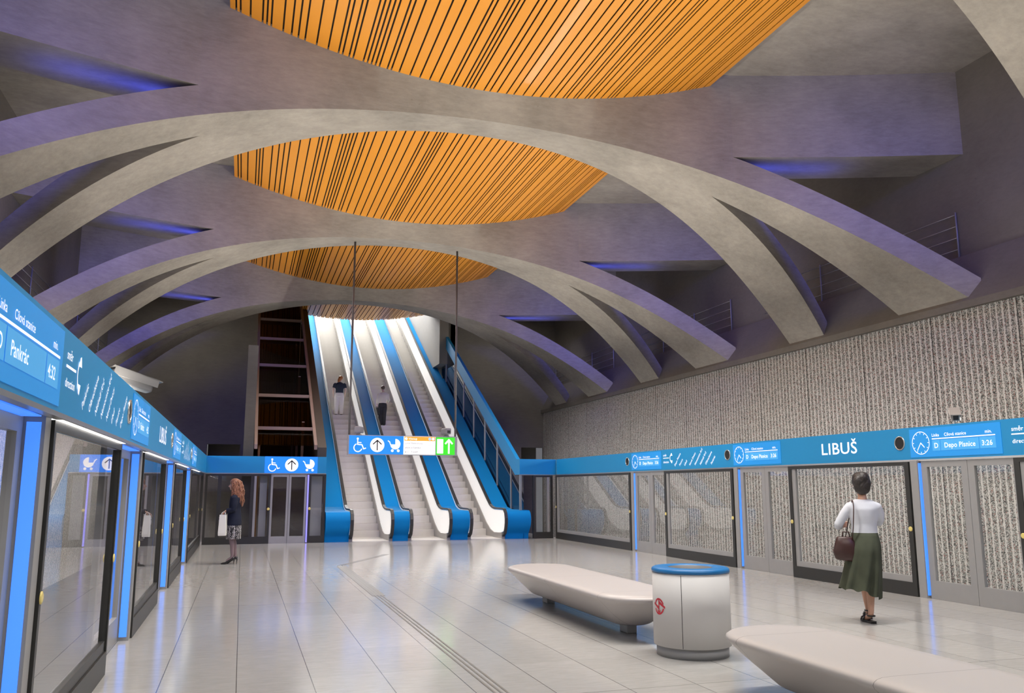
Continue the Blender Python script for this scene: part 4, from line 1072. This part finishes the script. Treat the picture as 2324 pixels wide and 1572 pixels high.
# woman on the left with auburn hair and white paper bag (faces left)
J = dict(pelvis=(0, 0, .97), waist=(0, .0, 1.12), chest=(0, -.01, 1.32), neckb=(0, .0, 1.47), neckt=(0, .02, 1.53), headl=(0, .04, 1.58), headm=(0, .03, 1.65), headt=(0, .02, 1.71),
         shl=(-.17, -.01, 1.40), ell=(-.20, -.02, 1.14), wrl=(-.19, .15, 1.11), shr=(.17, -.01, 1.40), elr=(.20, .02, 1.14), wrr=(.16, .22, 1.08),
         hipl=(-.085, 0, .92), knl=(-.06, .03, .54), anl=(-.055, -.01, .15), tol=(-.05, .12, .045), hipr=(.085, 0, .92), knr=(.07, .02, .54), anr=(.06, -.05, .15), tor=(.06, .09, .045))
plw_rot = math.radians(90-10)
pl = person('woman in navy coat and dotted skirt with long auburn hair, standing at the left screen', (-.12, 19.12, 0), plw_rot, J, [M['skin'], M['tights'], M['eye'], M['lip']],
            [((-.19, .15, 1.11), (.1, .55, -.85), (1, 0, 0), (0, .7, .6), 1, 1.0), ((.16, .22, 1.08), (-.1, .7, -.5), (-1, 0, 0), (0, .7, .6), 1, .9)], ((0, .04, 1.64), (0, 1, 0)), 1, lambda c: 1 if c.z < .95 and abs(c.x) < .17 else 0)
m = MB(); m.rings([ringel((0, 0, .80), .19, .155, 28), ringel((0, 0, .92), .185, .15, 28), ringel((0, 0, 1.05), .165, .13, 28), ringel((0, 0, 1.15), .155, .12, 28), ringel((0, -.01, 1.28), .18, .128, 28), ringel((0, -.01, 1.37), .19, .12, 28), ringel((0, 0, 1.43), .15, .095, 28), ringel((0, .01, 1.48), .085, .075, 28), ringel((0, .01, 1.52), .075, .07, 28)], True, (True, True))
sleeve(m, [(-.14, -.01, 1.395), (-.185, -.01, 1.36), (-.2, -.02, 1.24), (-.20, -.01, 1.13), (-.19, .07, 1.115), (-.19, .135, 1.11)], [.068, .072, .064, .06, .055, .048])
sleeve(m, [(.14, -.01, 1.395), (.185, -.01, 1.36), (.2, .0, 1.24), (.20, .02, 1.13), (.18, .13, 1.10), (.16, .20, 1.085)], [.068, .072, .064, .06, .055, .048])
part(pl, 'coat', fuse(m), M['navy'], local=True)
loft(pl, 'skirt', [ringel((0, 0, .86), .17, .14, 28), ringel((0, 0, .72), .185, .155, 28), ringel((0, 0, .60), .18, .15, 28, 0, .03), ringel((0, 0, .52), .175, .15, 28, 0, .05)], M['dots'], (True, False))
m = MB(); rnd = random.Random(5)
m.ell((0, .020, 1.703), .096, .108, .084, None, 20, 14); m.ell((0, -.035, 1.66), .104, .09, .10, None, 18, 12); m.ell((0, -.07, 1.56), .115, .075, .15, None, 18, 12); m.ell((0, -.10, 1.42), .12, .05, .15, None, 18, 12); m.ell((.02, -.14, 1.30), .07, .035, .12, None, 14, 10)
for q in (-1, 1): m.ell((q*.09, -.005, 1.57), .03, .065, .13, None, 12, 10); m.ell((q*.10, -.03, 1.45), .04, .05, .12, None, 12, 10)
m = fuse(m, .009, 3)
for k in range(95):
    a = rnd.uniform(PI*.86, PI*2.14); r0 = rnd.uniform(.095, .118); x, y = r0*math.cos(a), .012+r0*math.sin(a)
    z0 = rnd.uniform(1.62, 1.745); ln = rnd.uniform(.22, .46); fq = rnd.uniform(14, 20); am = rnd.uniform(.010, .020); ph = rnd.uniform(0, 6)
    pts = [(x*(1+.30*t)+am*math.sin(fq*t+ph), y*(1+.45*t)-.035*t+am*math.cos(fq*t+ph), z0-ln*t) for t in [q/10 for q in range(11)]]
    m.tube(pts, [.010, .016, .018, .018, .018, .017, .016, .014, .012, .009, .004], 5)
part(pl, 'hair', m, M['hair_auburn'], local=True)
def pump(root, an, to, mt):
    a, t = V(an), V(to); d = t-a; d.z = 0; d.normalize(); s_ = V((-d.y, d.x, 0))
    m = MB()
    heel = V((a.x, a.y, .115))-d*.045; tip = V((t.x, t.y, .018))+d*.10
    rs = []
    for q, wd, h, zz in ((0, .022, .05, .10), (.15, .03, .055, .095), (.4, .028, .03, .06), (.65, .038, .035, .012), (.85, .03, .028, .008), (1, .006, .008, .008)):
        c = heel.lerp(tip, q); rs.append([V((c.x, c.y, zz))+s_*wd, V((c.x, c.y, zz+h))+s_*wd*.85, V((c.x, c.y, zz+h*(1.0 if q < .2 or q > .6 else .6))), V((c.x, c.y, zz+h))-s_*wd*.85, V((c.x, c.y, zz))-s_*wd, V((c.x, c.y, zz-.006))])
    m.rings(rs, True, (True, True))
    hb = V((heel.x, heel.y, 0))+d*.012; m.tube([hb+Z_*.0, hb+Z_*.05-d*.004, hb+Z_*.10-d*.006], [.006, .008, .018], 8)
    part(root, 'shoe', m, mt, local=True)
pump(pl, J['anl'], J['tol'], M['leather_black']); pump(pl, J['anr'], J['tor'], M['leather_black'])
Tl = Matrix.Translation((-.12, 19.12, 0)) @ Matrix.Rotation(plw_rot, 4, 'Z')
bag = thing('paper_bag', 'white paper carrier bag held by the woman in the navy coat', 'bag', Tl @ V((-.20, .185, .60)), None, plw_rot)
m = MB(); m.rings([[(-.11, -.07, .0), (.11, -.07, 0), (.11, .07, 0), (-.11, .07, 0)], [(-.115, -.075, .05), (.115, -.075, .05), (.115, .075, .05), (-.115, .075, .05)], [(-.115, -.06, .43), (.115, -.06, .43), (.115, .06, .43), (-.115, .06, .43)]], True, (True, False), 0, False); part(bag, 'bag_body', m, M['paper'], local=True)
for s in (-1, 1):
    m = MB(); m.tube([V((s*.045, -.05, .40)), V((s*.02, -.03, .47)), V((s*.005, .0, .49)), V((s*.02, .03, .47)), V((s*.045, .05, .40))], .006, 6); part(bag, 'handle', m, M['paper'], local=True)
m = MB(); m.ell((0, .07, .37), .025, .02, .018, None, 8, 6); m.tube([V((0, .07, .37)), V((.0, .082, .30)), V((0, .076, .24))], .009, 6); part(bag, 'ribbon', m, M['paper'], local=True)

def trousers(root, J, mt, r0=.105, r1=.07, r2=.06, zt=1.0, hem=.05):
    m = MB(); m.rings([ringel((0, 0, zt), .155, .115, 24), ringel((0, 0, zt-.1), .17, .125, 24), ringel((0, 0, zt-.2), .165, .125, 24)], True, (True, True))
    for s in 'lr':
        hp, kn, an = V(J['hip'+s]), V(J['kn'+s]), V(J['an'+s])
        m.tube([hp+V((0, 0, .04)), hp.lerp(kn, .3), kn, kn.lerp(an, .5), V((an.x, an.y, hem+.03)), V((an.x, an.y+.005, hem))], [r0*.9, r0, r1*1.1, r1, r2, r2*1.05], 14)
    part(root, 'trousers', fuse(m), mt, local=True)
def shoes(root, J, mt):
    for s in 'lr':
        a, t = V(J['an'+s]), V(J['to'+s]); d = t-a; d.z = 0; d.normalize(); sd = V((-d.y, d.x, 0)); R = Matrix((sd, d, Z_)).transposed()
        m = MB(); m.ell(V((a.x, a.y, .035))+d*.06, .045, .135, .035, R, 14, 8); m.ell(V((a.x, a.y, .07)), .042, .055, .05, R, 12, 8); part(root, 'shoe', m, mt, local=True)
# man on the left escalator
J = dict(pelvis=(0, 0, .90), waist=(0, 0, 1.03), chest=(0, -.01, 1.23), neckb=(0, 0, 1.38), neckt=(0, .015, 1.44), headl=(.02, .03, 1.49), headm=(.03, .02, 1.555), headt=(.03, .02, 1.615),
         shl=(-.18, 0, 1.31), ell=(-.255, -.01, 1.06), wrl=(-.25, .08, .87), shr=(.18, 0, 1.31), elr=(.245, 0, 1.06), wrr=(.225, .10, .88),
         hipl=(-.09, 0, .85), knl=(-.105, .02, .47), anl=(-.11, -.01, .08), tol=(-.12, .12, .035), hipr=(.09, 0, .85), knr=(.10, .02, .47), anr=(.10, -.01, .08), tor=(.12, .12, .035))
ym = 35.5; pm = person('man with ginger hair, slate T-shirt and white trousers on the left escalator', (3.70, ym, step_z(ym)), math.radians(-4), J, [M['skin_light'], M['eye'], M['lip']],
            [((-.25, .08, .87), (0, .3, -1), (0, 1, 0), (-1, 0, 0)), ((.225, .10, .88), (0, .3, -1), (0, 1, 0), (1, 0, 0))], ((.03, .03, 1.545), (.5, .9, 0)))
trousers(pm, J, M['trouser_white'], .108, .085, .082, .97)
m = MB(); m.rings([ringel((0, 0, .93), .165, .125, 24), ringel((0, 0, 1.05), .16, .12, 24), ringel((0, 0, 1.18), .178, .125, 24), ringel((0, 0, 1.28), .195, .12, 24), ringel((0, 0, 1.34), .165, .09, 24), ringel((0, .0, 1.39), .07, .065, 24)], True, (True, True))
for s in (-1, 1): sleeve(m, [(s*.15, 0, 1.315), (s*.2, 0, 1.28), (s*.235, -.005, 1.15)], [.07, .072, .066])
part(pm, 't_shirt', fuse(m), M['tee'], local=True)
m = MB(); m.ell((.03, .005, 1.575), .092, .10, .092, None, 18, 12); m.ell((-.02, -.03, 1.50), .07, .055, .08, None, 14, 10); m.ell((-.05, -.045, 1.43), .05, .035, .06, None, 12, 8); part(pm, 'hair', fuse(m, .008, 3), M['hair_ginger'], local=True)
shoes(pm, J, M['leather_black'])
# man on the middle escalator with a dark case
J = dict(pelvis=(0, 0, .90), waist=(.01, 0, 1.03), chest=(.02, -.01, 1.24), neckb=(.02, 0, 1.40), neckt=(.01, .02, 1.46), headl=(0, .04, 1.51), headm=(-.005, .035, 1.58), headt=(-.005, .03, 1.635),
         shl=(-.15, 0, 1.33), ell=(-.20, 0, 1.07), wrl=(-.23, .03, .86), shr=(.19, 0, 1.33), elr=(.25, .0, 1.08), wrr=(.20, .16, .98),
         hipl=(-.085, 0, .85), knl=(-.08, .03, .47), anl=(-.075, .0, .08), tol=(-.09, .13, .035), hipr=(.085, 0, .85), knr=(.075, .0, .47), anr=(.07, -.02, .08), tor=(.08, .11, .035))
ym = 34.7; p2 = person('man in cream shirt and dark grey trousers on the middle escalator', (5.40, ym, step_z(ym)), math.radians(-2), J, [M['skin_light'], M['eye'], M['lip']],
            [((-.23, .03, .86), (0, .1, -1), (0, 1, 0), (-1, 0, 0), 1, 1.1), ((.20, .16, .98), (-.4, .8, -.2), (0, 0, 1), (.8, .4, 0))], ((-.005, .04, 1.57), (-.4, 1, 0)))
trousers(p2, J, M['trouser_grey'], .105, .075, .068, .98)
m = MB(); m.rings([ringel((0, 0, .93), .165, .12, 24), ringel((.01, 0, 1.05), .165, .12, 24), ringel((.015, 0, 1.18), .18, .125, 24), ringel((.02, 0, 1.28), .19, .12, 24), ringel((.02, 0, 1.36), .15, .09, 24), ringel((.015, .01, 1.42), .065, .06, 24)], True, (True, True))
sleeve(m, [(-.12, 0, 1.335), (-.165, 0, 1.30), (-.2, 0, 1.09), (-.222, .02, .92)], [.065, .068, .058, .046]); sleeve(m, [(.15, 0, 1.335), (.205, 0, 1.30), (.25, 0, 1.09), (.22, .1, 1.015)], [.065, .07, .062, .05])
part(p2, 'shirt', fuse(m), M['shirt'], local=True)
m = MB(); m.ell((-.005, .01, 1.60), .088, .095, .075, None, 18, 12); m.ell((-.005, -.02, 1.565), .078, .068, .06, None, 14, 10); part(p2, 'hair', fuse(m, .008, 3), M['hair_brown'], local=True)
shoes(p2, J, M['leather_black'])
bag = thing('briefcase', 'dark soft briefcase carried by the man in the cream shirt', 'bag', V((5.40-.235, ym+.03, step_z(ym)+.44)), None, math.radians(20))
m = MB(); m.bbox(-.07, .07, -.19, .19, 0, .31, .03); part(bag, 'case', m, M['trouser_grey'], local=True)
m = MB(); m.tube([V((0, -.06, .30)), V((0, -.04, .36)), V((0, .04, .36)), V((0, .06, .30))], .01, 6); part(bag, 'handle', m, M['leather_black'], local=True)
m = MB(); m.bbox(-.078, -.068, -.03, .03, .12, .16, .003); part(bag, 'badge', m, M['silver'], local=True)
